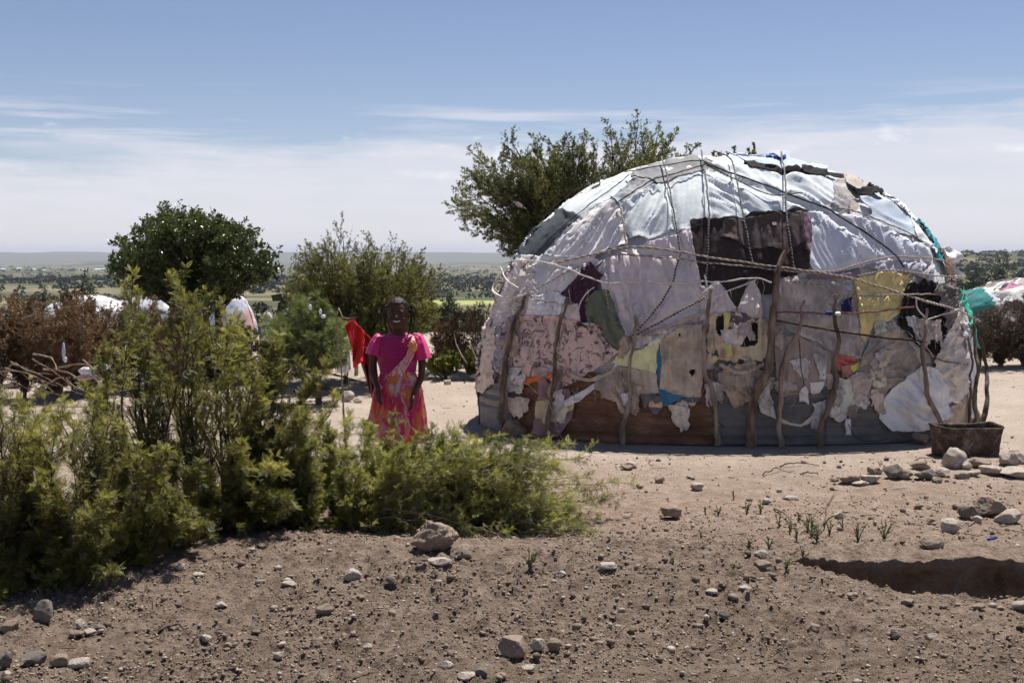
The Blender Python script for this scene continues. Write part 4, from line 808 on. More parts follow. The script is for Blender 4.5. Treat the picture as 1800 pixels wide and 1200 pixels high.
    cl('C', [(1195, 755), (1290, 750), (1350, 770), (1345, 800), (1270, 790), (1240, 850), (1205, 830)], (.16, .16, .19), 80, .02, .3, 'dark grey rag', .3, nm='rag', rag=4)
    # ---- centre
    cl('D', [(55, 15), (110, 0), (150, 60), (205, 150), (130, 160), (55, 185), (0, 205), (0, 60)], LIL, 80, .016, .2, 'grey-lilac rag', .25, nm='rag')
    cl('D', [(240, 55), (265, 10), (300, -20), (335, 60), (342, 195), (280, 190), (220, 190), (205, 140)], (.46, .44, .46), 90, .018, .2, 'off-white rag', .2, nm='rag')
    cl('D', [(60, 175), (140, 165), (330, 205), (335, 350), (180, 360), (60, 320)], (.03, .025, .02), 90, .02, nm='hole_shade', dirt=0)  # near-black sheet added to paint the shade behind the torn cloth's holes
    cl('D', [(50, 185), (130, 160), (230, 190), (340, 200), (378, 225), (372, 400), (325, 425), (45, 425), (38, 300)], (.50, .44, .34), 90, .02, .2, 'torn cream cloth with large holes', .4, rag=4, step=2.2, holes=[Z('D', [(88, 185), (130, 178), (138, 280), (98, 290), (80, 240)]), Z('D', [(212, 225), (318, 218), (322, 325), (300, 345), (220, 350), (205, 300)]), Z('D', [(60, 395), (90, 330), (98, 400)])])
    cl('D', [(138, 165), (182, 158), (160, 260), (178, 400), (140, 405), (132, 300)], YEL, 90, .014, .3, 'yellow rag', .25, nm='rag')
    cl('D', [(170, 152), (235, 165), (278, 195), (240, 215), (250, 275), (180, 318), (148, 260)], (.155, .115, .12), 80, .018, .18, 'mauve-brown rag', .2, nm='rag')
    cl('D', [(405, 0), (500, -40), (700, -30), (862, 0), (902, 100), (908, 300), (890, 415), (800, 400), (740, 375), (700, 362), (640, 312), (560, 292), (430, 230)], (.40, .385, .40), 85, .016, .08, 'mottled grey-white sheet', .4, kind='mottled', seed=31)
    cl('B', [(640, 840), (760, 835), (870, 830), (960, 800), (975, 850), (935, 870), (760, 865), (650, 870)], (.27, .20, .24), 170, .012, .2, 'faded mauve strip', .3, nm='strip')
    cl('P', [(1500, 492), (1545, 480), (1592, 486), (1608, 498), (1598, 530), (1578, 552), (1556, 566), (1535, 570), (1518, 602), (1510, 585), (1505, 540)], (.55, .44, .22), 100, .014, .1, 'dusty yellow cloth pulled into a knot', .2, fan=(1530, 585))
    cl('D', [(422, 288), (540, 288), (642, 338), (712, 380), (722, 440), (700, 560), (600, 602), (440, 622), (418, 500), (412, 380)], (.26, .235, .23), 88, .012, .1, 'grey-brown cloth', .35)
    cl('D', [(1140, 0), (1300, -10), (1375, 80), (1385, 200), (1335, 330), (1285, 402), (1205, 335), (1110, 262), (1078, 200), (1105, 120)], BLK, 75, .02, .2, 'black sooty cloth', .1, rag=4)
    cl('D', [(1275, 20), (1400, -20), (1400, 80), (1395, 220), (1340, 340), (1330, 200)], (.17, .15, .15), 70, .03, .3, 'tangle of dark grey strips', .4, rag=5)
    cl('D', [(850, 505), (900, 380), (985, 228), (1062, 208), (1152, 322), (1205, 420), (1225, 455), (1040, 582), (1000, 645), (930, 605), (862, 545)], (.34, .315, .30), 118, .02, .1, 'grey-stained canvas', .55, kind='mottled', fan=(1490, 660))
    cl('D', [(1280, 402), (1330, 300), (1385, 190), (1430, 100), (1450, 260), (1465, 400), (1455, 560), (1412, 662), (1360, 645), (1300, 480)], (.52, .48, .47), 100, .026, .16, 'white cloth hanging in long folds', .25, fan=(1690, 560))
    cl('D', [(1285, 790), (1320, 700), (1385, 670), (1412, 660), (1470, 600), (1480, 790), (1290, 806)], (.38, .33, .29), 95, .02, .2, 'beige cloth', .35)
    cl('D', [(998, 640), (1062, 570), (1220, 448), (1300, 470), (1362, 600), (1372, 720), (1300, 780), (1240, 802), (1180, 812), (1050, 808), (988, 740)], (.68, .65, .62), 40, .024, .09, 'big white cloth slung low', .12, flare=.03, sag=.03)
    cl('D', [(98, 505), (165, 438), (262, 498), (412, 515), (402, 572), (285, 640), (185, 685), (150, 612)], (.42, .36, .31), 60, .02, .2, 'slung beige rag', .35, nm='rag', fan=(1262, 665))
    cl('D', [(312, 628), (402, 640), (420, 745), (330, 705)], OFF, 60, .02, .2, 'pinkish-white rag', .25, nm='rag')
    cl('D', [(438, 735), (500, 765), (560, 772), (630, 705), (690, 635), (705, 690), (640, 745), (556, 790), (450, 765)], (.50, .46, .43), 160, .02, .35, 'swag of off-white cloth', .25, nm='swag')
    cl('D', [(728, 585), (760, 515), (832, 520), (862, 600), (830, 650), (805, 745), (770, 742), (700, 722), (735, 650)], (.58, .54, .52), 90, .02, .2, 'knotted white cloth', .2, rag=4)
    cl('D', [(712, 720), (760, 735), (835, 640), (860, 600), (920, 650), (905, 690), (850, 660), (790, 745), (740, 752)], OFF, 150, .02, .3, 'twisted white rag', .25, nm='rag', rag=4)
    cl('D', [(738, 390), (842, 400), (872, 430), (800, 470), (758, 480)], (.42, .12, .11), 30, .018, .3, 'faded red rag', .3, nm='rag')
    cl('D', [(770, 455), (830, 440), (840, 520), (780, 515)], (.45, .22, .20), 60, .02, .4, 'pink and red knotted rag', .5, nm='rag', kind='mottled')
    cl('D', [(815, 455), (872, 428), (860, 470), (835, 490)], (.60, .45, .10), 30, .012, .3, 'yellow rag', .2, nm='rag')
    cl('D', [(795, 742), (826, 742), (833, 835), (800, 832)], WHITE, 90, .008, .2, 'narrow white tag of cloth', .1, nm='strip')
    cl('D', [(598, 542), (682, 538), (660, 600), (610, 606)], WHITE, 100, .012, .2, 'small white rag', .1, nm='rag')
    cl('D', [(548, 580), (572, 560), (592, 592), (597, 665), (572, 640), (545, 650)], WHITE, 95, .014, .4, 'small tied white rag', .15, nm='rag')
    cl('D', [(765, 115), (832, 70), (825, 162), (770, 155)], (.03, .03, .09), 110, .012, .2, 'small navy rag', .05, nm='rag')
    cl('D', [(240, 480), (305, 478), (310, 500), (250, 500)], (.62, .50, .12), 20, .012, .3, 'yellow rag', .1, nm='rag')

    # ---- shreds hanging from the hems all along the front
    r = np.random.default_rng(77); cols = [OFF, CRM, (.50, .46, .44), GBG, (.44, .40, .40), WHITE, BEI, LIL, (.35, .31, .33)]
    for k in range(52):
        x = r.uniform(855, 1690); y = r.choice([r.uniform(560, 640), r.uniform(625, 720), r.uniform(640, 700)]); w = r.uniform(14, 44); h = r.uniform(18, 56); lean = r.normal(0, 7)
        if 1540 < x < 1650 and y > 640: continue
        if 1150 < x < 1250 and y < 660: continue
        nb = int(w/5)+3; bx = np.linspace(.5, -.5, nb); taper_ = r.uniform(.35, .95)
        P_ = [(x-w*.5, y+r.normal(0, 2)), (x, y-r.uniform(0, 5)), (x+w*.5, y+r.normal(0, 4)), (x+w*(.25+.25*taper_)+lean*.5, y+h*.5)]+[(x+w*taper_*q+lean, y+h*r.uniform(.62, 1.05)) for q in bx]+[(x-w*(.25+.25*taper_)+lean*.5, y+h*.5)]
        cl('P', P_, cols[k % len(cols)], 88+r.normal(0, 14), .020, .26, None, .55, nm='rag', rag=3, step=2.2, seed=300+k, flare=.03, kind='mottled' if k % 3 == 0 else 'plain')
    for k, pts in enumerate((((1000, 655), (1040, 668), (1085, 650)), ((1262, 640), (1300, 655), (1340, 640)), ((1130, 590), (1180, 575), (1240, 548)))):
        q = np.array(pts, float); up = spline(q, 14); wd = 2.5+3*np.abs(fbm(np.arange(14)*.9, np.zeros(14)+k, o=2)); cl('P', [tuple(a) for a in up-[0, 1]*wd[:, None]]+[tuple(a) for a in (up+[0, 1]*wd[:, None])[::-1]], (.36, .32, .29), math.degrees(math.atan2(q[-1, 1]-q[0, 1], q[-1, 0]-q[0, 0])), .012, .4, None, .4, nm='strip', rag=1.5, step=2.2, seed=400+k)
    # frayed threads
    th = []
    for k in range(150):
        x = r.uniform(850, 1700); y = r.uniform(480, 700); L_ = r.uniform(10, 34); pp = np.array([(x, y), (x+r.normal(0, 3), y+L_*.5), (x+r.normal(0, 6), y+L_)]); P0 = dome_hit(pp[:, 0], pp[:, 1]); P0 = P0+dome_n(P0)*r.uniform(.05, .08); th.append(spline(P0, 7))
    V, F = tubes(np.array(th), np.full((150, 7), .0022), 3); q = obj('frayed_threads', np_mesh('frayed_threads', V, F), fabric((.5, .47, .44), .2), hut, kind='stuff')
    # ---- right edge
    cl('B', [(1345, 488), (1382, 508), (1450, 600), (1492, 700), (1498, 772), (1450, 752), (1410, 640)], TEAL, 60, .02, .4, 'blue-green net', .1, nm='net', rag=3)
    cl('B', [(1455, 625), (1500, 700), (1560, 830), (1540, 900), (1510, 870), (1490, 770)], (.20, .13, .09), 62, .02, .3, 'brown cloth', .2)
    cl('D', [(1395, 40), (1445, 60), (1500, 180), (1528, 360), (1500, 345), (1470, 200), (1420, 110)], (.04, .30, .24), 75, .016, .3, 'green net', .1, nm='net', rag=3)
    cl('B', [(375, 80), (490, 92), (505, 122), (440, 112)], (.05, .12, .38), 20, .012, .2, 'small blue rag', .05, nm='rag')
    # flap of white cloth blown out from the right flank
    q = spline([at(1668, 432, 10.6), at(1690, 450, 10.5), at(1680, 470, 10.5), at(1698, 486, 10.4)], 16); q2 = spline([at(1650, 438, 10.6), at(1664, 462, 10.5), at(1668, 485, 10.5), at(1672, 492, 10.4)], 16)
    t = np.linspace(0, 1, 8)[None, :, None]; W = q[:, None]*t+q2[:, None]*(1-t)+np.array([0, 1, 0])*(.04*np.sin(np.arange(16)*.9)[:, None, None]+.02*np.cos(np.arange(8)*1.3)[None, :, None]); I = np.arange(128).reshape(16, 8)
    o = obj('rag', np_mesh('rag', W.reshape(-1, 3), np.stack([I[:-1, :-1], I[:-1, 1:], I[1:, 1:], I[1:, :-1]], -1).reshape(-1, 4)), fabric(WHITE, .1), hut); md = o.modifiers.new('t', 'SOLIDIFY'); md.thickness = .004; o['label'] = 'white flap blown out from the right side'
    # ---- ropes
    m, nt, N, L, P = new_mat('rope'); wv = N.new('ShaderNodeTexWave'); wv.inputs['Scale'].default_value = 14; wv.inputs['Distortion'].default_value = 2; wv.bands_direction = 'DIAGONAL'; L.new(coord(N), wv.inputs['Vector'])
    L.new(mixc(N, L, wv.outputs['Fac'], (.16, .12, .10), (.46, .40, .35)), P.inputs['Base Color']); P.inputs['Roughness'].default_value = .9; mr_ = m
    m, nt, N, L, P = new_mat('dark_rope'); wv = N.new('ShaderNodeTexWave'); wv.inputs['Scale'].default_value = 16; wv.inputs['Distortion'].default_value = 3; wv.bands_direction = 'DIAGONAL'; L.new(coord(N), wv.inputs['Vector'])
    L.new(mixc(N, L, ramp(N, L, wv.outputs['Fac'], [(.55, (0,)*3), (.8, (1,)*3)]), (.022, .02, .02), (.36, .34, .33)), P.inputs['Base Color']); P.inputs['Roughness'].default_value = .9; md_ = m
    mw_ = simple('white_rope', (.50, .47, .45), (.66, .63, .60), 30, .8, 90, .003); mb_ = simple('black_cord', (.02, .018, .018), (.05, .045, .04), 30, .8); mred = simple('red_rope', (.16, .05, .04), (.24, .10, .08), 30, .8)
    def rope(segs, mat, r=.009, off=.085, lab=None):
        off -= .010; r *= .82
        pts = []
        for z, p in segs: pts += Z(z, p)
        pts = np.array(pts); P0 = dome_hit(pts[:, 0], pts[:, 1], 0); P0 = P0+dome_n(P0)*off; L = np.linalg.norm(np.diff(P0, axis=0), axis=1).sum(); n = max(8, int(L/.022)); C = spline(P0, n)
        C += .004*np.stack([vn(np.arange(n)*.35, np.zeros(n), s=i+int(pts[0, 0])) for i in range(3)], -1); rr = r*(.92+.10*np.sin(np.arange(n)*2.1)+.15*vn(np.arange(n)*.5, np.zeros(n), s=8))
        V, F = tubes(C[None], rr[None], 6); o = obj('rope', np_mesh('rope', V, F), mat, hut)
        if lab: o['label'] = lab
        return C
    D_, W_, T_ = 'dark speckled rope', 'white rope', 'twisted tan rope'
    rope([('A', [(1335, 150), (1370, 270), (1400, 440), (1430, 620), (1458, 795)])], md_, .010, lab=D_)
    rope([('A', [(1597, 112), (1620, 260), (1645, 480), (1640, 700), (1625, 975)])], md_, .010, lab=D_)
    rope([('B', [(48, 82), (150, 150), (185, 260), (220, 440), (255, 620), (288, 785)])], md_, .010, lab=D_)
    rope([('B', [(475, 88), (490, 260), (495, 460), (520, 640), (545, 822)])], md_, .010, lab=D_)
    rope([('A', [(1055, 440), (1080, 560), (1100, 725)])], mr_, .011, lab=T_)
    rope([('A', [(500, 525), (700, 385), (940, 275), (1170, 240), (1400, 200), (1600, 180), (1781, 258)])], mb_, .007, lab='thin black cord')
    rope([('A', [(420, 880), (600, 690), (790, 520), (1010, 360), (1130, 262)])], mb_, .006, lab='thin black cord')
    rope([('A', [(1050, 445), (1180, 360), (1290, 296), (1460, 250), (1620, 205)])], mb_, .008, lab='thin black cord')
    rope([('B', [(-10, 178), (160, 240), (420, 330), (600, 400), (740, 450), (820, 500), (1000, 610), (1160, 730), (1222, 812)])], mb_, .011, lab='thick black rope')
    rope([('B', [(0, 190), (200, 285), (330, 345), (420, 372), (600, 360)])], mb_, .007, lab='thin black cord')
    rope([('B', [(820, 492), (880, 460), (1000, 500), (1150, 560), (1302, 628)])], mr_, .009, lab=T_)
    rope([('B', [(640, 845), (800, 832), (980, 782), (1170, 748), (1430, 766), (1502, 802)])], mr_, .010, lab=T_)
    rope([('B', [(930, 862), (1150, 828), (1380, 860), (1600, 866)])], mr_, .009, lab=T_)
    rope([('A', [(640, 855), (860, 800), (1060, 755), (1170, 745), (1460, 775)]), ('B', [(0, 750), (470, 815), (850, 872), (1250, 992), (1500, 1065)])], mr_, .013, .10, lab='thick twisted rope right across the front')
    rope([('A', [(980, 785), (1200, 800), (1450, 822), (1625, 845)]), ('B', [(120, 795), (480, 832), (700, 850)])], mr_, .010, .10, lab=T_)
    rope([('A', [(262, 835), (400, 840), (560, 850), (720, 892), (960, 978), (1190, 970), (1380, 975), (1625, 970)]), ('B', [(60, 905), (310, 880), (402, 912)])], mw_, .010, .11, lab=W_)
    rope([('A', [(1380, 992), (1500, 985)]), ('B', [(0, 1002), (160, 945), (305, 890)])], mw_, .009, .11, lab=W_)
    rope([('A', [(245, 895), (230, 960), (240, 1040), (310, 1078), (400, 1072), (465, 1045)])], mw_, .016, .10, lab='thick loop of white rope')
    rope([('A', [(268, 875), (330, 960), (408, 1022)])], mw_, .009, .11, lab=W_)
    rope([('A', [(490, 1035), (720, 900), (860, 850)])], mr_, .007, .09, lab='thin tan cord'); rope([('A', [(450, 1060), (560, 1095), (672, 1115)])], mr_, .008, .10, lab=T_)
    rope([('C', [(1140, 372), (1300, 190), (1410, 22)]), ('A', [(1425, 880), (1450, 800)])], md_, .011, .09, lab=D_)
    rope([('C', [(1140, 372), (1400, 232), (1645, 100)])], md_, .011, .09, lab=D_)
    rope([('D', [(372, 166), (550, 168), (720, 176), (900, 166), (1140, 140)])], mred, .010, .12, lab='red-brown rope')
    rope([('D', [(375, 203), (460, 220), (560, 240), (780, 275), (1000, 305), (1205, 326)])], mb_, .011, .12, lab='thick black rope')
    rope([('D', [(480, 0), (640, 22), (780, 76), (1140, 70), (1435, 70)])], mr_, .009, .10, lab=T_)
    rope([('D', [(1150, 92), (1240, 120), (1360, 152), (1520, 218)])], mr_, .012, .11, lab=T_)
    rope([('D', [(1150, 92), (1158, 150), (1200, 198)])], mw_, .008, .12, lab=W_); rope([('D', [(1210, 206), (1370, 155)])], mw_, .008, .12, lab=W_)
    rope([('D', [(1100, 260), (1200, 340), (1280, 418), (1440, 445)])], md_, .010, .10, lab=D_)
    rope([('D', [(535, 300), (545, 450), (565, 562)])], mb_, .005, .09, lab='thin black cord')
    rope([('D', [(40, 640), (80, 730), (125, 785)])], mb_, .006, .11, lab='thin black cord'); rope([('D', [(810, 770), (850, 840), (920, 865), (1030, 850)])], mb_, .004, .06, lab='thin black cord')
    rope([('C', [(440, 660), (520, 740), (600, 805), (650, 960), (690, 1050)])], mr_, .006, .10, lab='thin tan cord')
    rope([('C', [(970, 60), (985, 130), (995, 190)])], mr_, .005, .09, lab='thin tan cord')
    rope([('C', [(800, 200), (810, 140), (850, 80), (900, 40)])], mw_, .007, .10, lab=W_)
    rope([('D', [(8, 60), (30, 30), (20, -30)])], mw_, .007, .12, lab=W_)
    # ---- poles
    wood = simple('weathered_pole', (.065, .045, .032), (.25, .18, .13), 20, .9, 50, .015, (1, 1, .22)); woodp = simple('pale_pole', (.12, .088, .065), (.36, .28, .215), 20, .9, 50, .015, (1, 1, .22)); woodd = simple('dark_pole', (.035, .027, .022), (.08, .06, .045), 14, .9, 50, .008, (1, 1, .25))
    def pole(z, pts, r, mat, off=.09, lab=None, nm='pole', tip=.55):
        r *= .64; off -= .025
        pts = np.array(Z(z, pts)); P0 = dome_hit(pts[:, 0], pts[:, 1], 0); P0 = P0+dome_n(P0)*(off+r*.5); P0[:, 2] = np.where(np.arange(len(P0)) == 0, np.minimum(P0[:, 2], .03)-.03, P0[:, 2])
        n = 44; C = spline(P0, n); C += .034*np.stack([fbm(np.arange(n)*.17, np.zeros(n), o=3, s=i+int(pts[0, 0])) for i in range(3)], -1)
        rr = r*np.linspace(1.08, tip, n)*(1+.25*fbm(np.arange(n)*.25, np.ones(n)*3, o=3, s=int(pts[0, 0]))+.35*np.clip(vn(np.arange(n)*.45, np.ones(n), s=int(pts[0, 1]))-.55, 0, 1)); V, F = tubes(C[None], rr[None], 9)
        V = V.reshape(n, 9, 3); V += .12*r*fbm(np.arange(n)[:, None]*.16+np.zeros((1, 9)), np.arange(9)[None]*1.3+np.zeros((n, 1)), o=2, s=5)[..., None]*nrm(V-C[:, None]); V = V.reshape(-1, 3)
        V = np.vstack([V, C[:1], C[-1:]]); b = len(V)-2; cap = [(i, (i+1) % 9, b) for i in range(9)]+[((n-1)*9+(i+1) % 9, (n-1)*9+i, b+1) for i in range(9)]
        o = obj(nm, np_mesh(nm, V, [F, np.array(cap)]), mat, hut)
        if lab: o['label'] = lab
    pole('P', [(838, 742), (838, 690), (843, 640), (852, 590)], .030, woodd, .03, 'dark post at the left corner')
    pole('P', [(893, 745), (900, 660), (913, 590), (935, 528)], .046, wood, .10, 'thick leaning pole')
    pole('P', [(975, 775), (975, 710), (984, 650), (988, 600), (1002, 530)], .034, wood, .10)
    pole('P', [(1098, 775), (1108, 715), (1112, 650), (1119, 555)], .032, woodp, .10)
    pole('P', [(1262, 778), (1252, 700), (1238, 640), (1240, 570), (1250, 518)], .036, woodp, .11)
    pole('P', [(1316, 778), (1320, 710), (1345, 640), (1351, 570), (1362, 490), (1380, 448)], .062, wood, .13, 'thickest pole, reaching up over the brown blankets')
    pole('P', [(1366, 778), (1363, 700), (1378, 630), (1410, 535)], .034, woodp, .12)
    pole('P', [(1430, 778), (1442, 722), (1458, 680), (1462, 600), (1462, 528)], .038, wood, .12)
    pole('P', [(1640, 765), (1632, 722), (1614, 690), (1607, 611), (1610, 545)], .036, woodp, .12)
    pole('P', [(1696, 762), (1698, 658), (1694, 555)], .034, wood, .10); pole('P', [(1690, 700), (1692, 650), (1688, 590)], .022, wood, .10)
    pole('P', [(1704, 765), (1716, 706), (1719, 640), (1716, 570)], .034, woodd, .10, 'dark crooked post at the right corner')
    pole('P', [(1380, 778), (1362, 480), (1352, 462)], .001, wood, 0) if False else None
    mat = woodp
    for (a, b, r) in (((1686, 700, 10.3), (1722, 752, 9.9), .022), ((1700, 700, 10.5), (1735, 752, 10.2), .026), ((1672, 675, 10.2), (1696, 748, 9.9), .018)):
        A_, B_ = at(*a), at(*b); B_[2] = .0; V, F = tubes(spline([A_, (A_+B_)/2+[.01, -.02, 0], B_], 12)[None], np.linspace(r*.7, r, 12)[None], 7); o = obj('pole', np_mesh('pole', V, F), mat, hut); o['label'] = 'short pale prop leaning at the right corner'
    for x0, y0, rad in ((1448, 555, .035), (1462, 556, .028), (1240, 268, .0)):
        if rad:
            p = dome_hit(np.array([x0]), np.array([y0]))[0]; p = p+dome_n(p)*.13; V, F = stone_shape(2, 9, .3, 3); o = obj('knot', np_mesh('knot', V*rad*np.array([1, .7, .7])+p, F), fabric((.03, .04, .16), .1) if x0 == 1448 else fabric(WHITE, .1), hut)
    # square tag on the brown blanket
    p = dome_hit(np.array([1359.]), np.array([398.]))[0]; n = dome_n(p); bm = bmesh.new(); bmesh.ops.create_cube(bm, size=1); Mx = Matrix.Translation(p+n*.045) @ Vector(n).to_track_quat('Z', 'Y').to_matrix().to_4x4() @ Matrix.Diagonal((.035, .030, .004, 1)); bm.transform(Mx); me = bpy.data.meshes.new('patch'); bm.to_mesh(me); bm.free()
    obj('patch', me, fabric((.42, .36, .34), .1), hut)['label'] = 'small pale square patch'
    # frayed threads at the edges
    return hut
hut = build_hut()

# ------------------------------------------------------------------ the girl
def ring_loft(name, rings, k=40, cap=False, disp=None):
    """rings: (z, cx, cy, rx, ry) -> V,F ; disp(theta, z, V) displaces"""
    th = np.arange(k)*2*np.pi/k; rg = np.array(rings, float); V = np.zeros((len(rg), k, 3))
    V[..., 0] = rg[:, 1, None]+rg[:, 3, None]*np.cos(th); V[..., 1] = rg[:, 2, None]+rg[:, 4, None]*np.sin(th); V[..., 2] = rg[:, 0, None]
    if disp is not None: V = disp(th[None]+0*V[..., 0], V)
    I = np.arange(len(rg)*k).reshape(-1, k); J = np.roll(I, -1, 1); F = [np.stack([I[:-1], J[:-1], J[1:], I[1:]], -1).reshape(-1, 4)]
    V = V.reshape(-1, 3)
    if cap:
        V = np.vstack([V, [rg[0, 1], rg[0, 2], rg[0, 0]], [rg[-1, 1], rg[-1, 2], rg[-1, 0]]]); b = len(V)-2
        F.append(np.concatenate([np.stack([J[0], I[0], np.full(k, b)], -1), np.stack([I[-1], J[-1], np.full(k, b+1)], -1)]))
    return V, F
def interp_rings(keys, n):
    k = np.array(keys, float); return spline(k, n)
def ell(c, r, sub=3, rot=None):
    V, F = ICO[sub]; V = V*np.array(r)
    if rot is not None: V = V@np.array(rot).T
    return V+np.array(c), F
def capsule(pts, rad, n=14, k=12):
    C = spline(pts, n); rr = np.interp(np.linspace(0, 1, n), np.linspace(0, 1, len(rad)), rad); V, F = tubes(C[None], rr[None], k); b = len(V); V = np.vstack([V, C[:1], C[-1:]])
    cap = [((i+1) % k, i, b) for i in range(k)]+[((n-1)*k+i, (n-1)*k+(i+1) % k, b+1) for i in range(k)]
    a, fa = ell(C[0], [rr[0]]*3, 2); e, fe = ell(C[-1], [rr[-1]]*3, 2)
    return join([(V, [F, np.array(cap)]), (a, fa), (e, fe)])
def build_girl():
    base = at(699, 600, 7.6); base[2] = float(Hm(base[0], base[1], False))
    g = thing('person', 'smiling girl in a bright pink dress with an orange and white printed skirt', 'person', tuple(base))
    sc = 1/263.0; X = lambda px: (px-699)*sc; Zp = lambda py: (866-py)*sc
    O = base
    skin, nt, N, L, P = new_mat('dark_skin'); L.new(ramp(N, L, nz(N, L, coord(N), 14, 4), [(.3, (.065, .031, .019)), (.7, (.11, .056, .035))]), P.inputs['Base Color']); P.inputs['Roughness'].default_value = .5; P.inputs['Specular IOR Level'].default_value = .2
    P.inputs['Subsurface Weight'].default_value = .05; P.inputs['Subsurface Radius'].default_value = (.02, .006, .003)
    hx = 699.5; HZ = Zp(545)
    parts = []
    # head: skull, jaw, cheeks, nose, lips, brow, ears
    parts.append(ell((X(hx), .005, Zp(540)), (.071, .088, .092), 4)); parts.append(ell((X(hx), -.020, Zp(553)), (.061, .062, .072), 4)); parts.append(ell((X(hx), -.042, Zp(567)), (.032, .034, .024)))
    for s in (-1, 1):
        parts.append(ell((X(hx)+s*.034, -.062, Zp(553)), (.023, .018, .018))); parts.append(ell((X(hx)+s*.072, .012, Zp(548)), (.009, .017, .024)))
        parts.append(ell((X(hx)+s*.026, -.075, Zp(540)), (.022, .012, .008)))
    parts.append(capsule([(X(hx), -.079, Zp(541)), (X(hx), -.090, Zp(547)), (X(hx), -.098, Zp(549.5))], [.007, .009, .011])); parts.append(ell((X(hx), -.090, Zp(550.2)), (.017, .011, .008)))
    mz = Zp(556.5)
    for dz, rr in ((.010, .0065), (-.013, .0075)):
        parts.append(capsule([(X(hx)-.028, -.070, mz+.002), (X(hx)-.012, -.083, mz+dz), (X(hx)+.012, -.083, mz+dz), (X(hx)+.028, -.070, mz+.002)], [.004, rr, rr, .004]))
    parts.append(capsule([(X(hx), .012, Zp(565)), (X(699), .018, Zp(590))], [.041, .047], 10, 20))
    # torso to hips, legs, feet
    tr = interp_rings([(Zp(700), 0, .0, .115, .085), (Zp(665), 0, .0, .100, .078), (Zp(648), 0, 0, .095, .075), (Zp(620), 0, 0, .112, .082), (Zp(600), 0, .0, .125, .080), (Zp(588), 0, .01, .105, .060), (Zp(581), 0, .012, .055, .045)], 26)
    parts.append(ring_loft('t', tr, 28, True))
    for s in (-1, 1):
        parts.append(capsule([(s*.062, .005, Zp(700)), (s*.066, -.002, .42), (s*.066, .01, .30), (s*.064, .02, .09)], [.064, .050, .044, .026], 20)); parts.append(capsule([(s*.064, .03, .035), (s*.070, -.04, .025), (s*.075, -.10, .018)], [.030, .027, .018]))
    # arms, hands
    def arm(pts, rad, hand_c, hd, s):
        parts.append(capsule(pts, rad, 24, 14)); hd = np.array(hd)/np.linalg.norm(hd); side = np.array([.25*s, -1, 0]); side = side-hd*(side@hd); side /= np.linalg.norm(side); nrml = np.cross(hd, side)*s
        c = np.array(hand_c); parts.append(ell(c+hd*.032, (.017, .034, .040), 3, np.stack([nrml, side, hd], 1)))
        for i, (o, ln) in enumerate(((-.021, .040), (-.007, .048), (.007, .046), (.020, .036))):
            a = c+hd*.058-side*o; inw = -np.array([s, 0, 0])*.35
            parts.append(capsule([a, a+hd*ln*.45+inw*.006, a+hd*ln*.8+inw*.022, a+hd*ln*.95+inw*.036], [.0092, .0088, .008, .0066], 8, 8))
        a = c+hd*.012+side*.022; parts.append(capsule([a, a+side*.016+hd*.020, a+side*.018+hd*.042-np.array([s, 0, 0])*.006], [.010, .009, .007], 8, 8))
    arm([(X(663), .0, Zp(592)), (X(657), .012, Zp(617)), (X(655), -.02, Zp(648)), (X(661), -.085, Zp(660)), (X(668), -.145, Zp(673))], [.033, .029, .024, .021, .016], (X(668), -.145, Zp(673)), (.12, -.25, -1), -1)
    arm([(X(738), .0, Zp(592)), (X(741), .012, Zp(617)), (X(741), -.02, Zp(652)), (X(736), -.085, Zp(668)), (X(729), -.155, Zp(683))], [.033, .029, .024, .021, .016], (X(729), -.155, Zp(683)), (-.10, -.25, -1), 1)
    V, F = join(parts); me = np_mesh('body', V, F); o = obj('body', me, None, None); md = o.modifiers.new('r', 'REMESH'); md.mode = 'VOXEL'; md.voxel_size = .0052; sm = o.modifiers.new('s', 'SMOOTH'); sm.iterations = 2; sm.factor = .5
    dg = bpy.context.evaluated_depsgraph_get(); me2 = bpy.data.meshes.new_from_object(o.evaluated_get(dg)); o.modifiers.clear(); o.data = me2; me2.materials.clear(); me2.materials.append(skin); me2.polygons.foreach_set('use_smooth', [True]*len(me2.polygons)); me2.transform(Matrix.Translation(O)); me2.name = 'body'
    o.parent = g; o.matrix_parent_inverse = Matrix.Translation(g.location).inverted()
    def part(name, VF, mat, label=None, **k):
        V, F = VF; q = obj(name, np_mesh(name, V+O, F, attr=k.get('attr')), mat, g)
        if label: q['label'] = label
        return q
    # eyes, teeth
    eye = simple('eye', (.09, .075, .07), (.12, .10, .09), 5, .4, 10, 0); iris = simple('iris', (.01, .006, .004), (.015, .01, .008), 5, .15, 10, 0); teeth = simple('teeth', (.72, .70, .66), (.80, .78, .74), 5, .25, 10, 0)  # whites of the eyes coloured dark, shade put into the colour
    for s in (-1, 1):
        e = part('eye', ell((X(hx)+s*.026, -.0715, Zp(544.0)), (.0125, .010, .0062)), eye); q = part('iris', ell((X(hx)+s*.026, -.0795, Zp(544.0)), (.005, .004, .005), 2), iris); q.parent = e; q.matrix_parent_inverse = Matrix.Identity(4); q.matrix_parent_inverse = Matrix.Translation(g.location).inverted() @ Matrix.Identity(4); q.matrix_parent_inverse = Matrix.Identity(4)
        b = part('eyebrow', capsule([(X(hx)+s*.012, -.085, Zp(539.5)), (X(hx)+s*.028, -.084, Zp(538.0)), (X(hx)+s*.043, -.070, Zp(539.5))], [.0022, .003, .002], 8, 6), iris)
    tt = [ell((X(hx)+x, -.0885+abs(x)*.38, mz-.003+abs(x)*.28), (.0043, .004, .0058-abs(x)*.09), 2) for x in (-.019, -.0115, -.004, .004, .0115, .019)]
    part('teeth', join(tt), teeth)
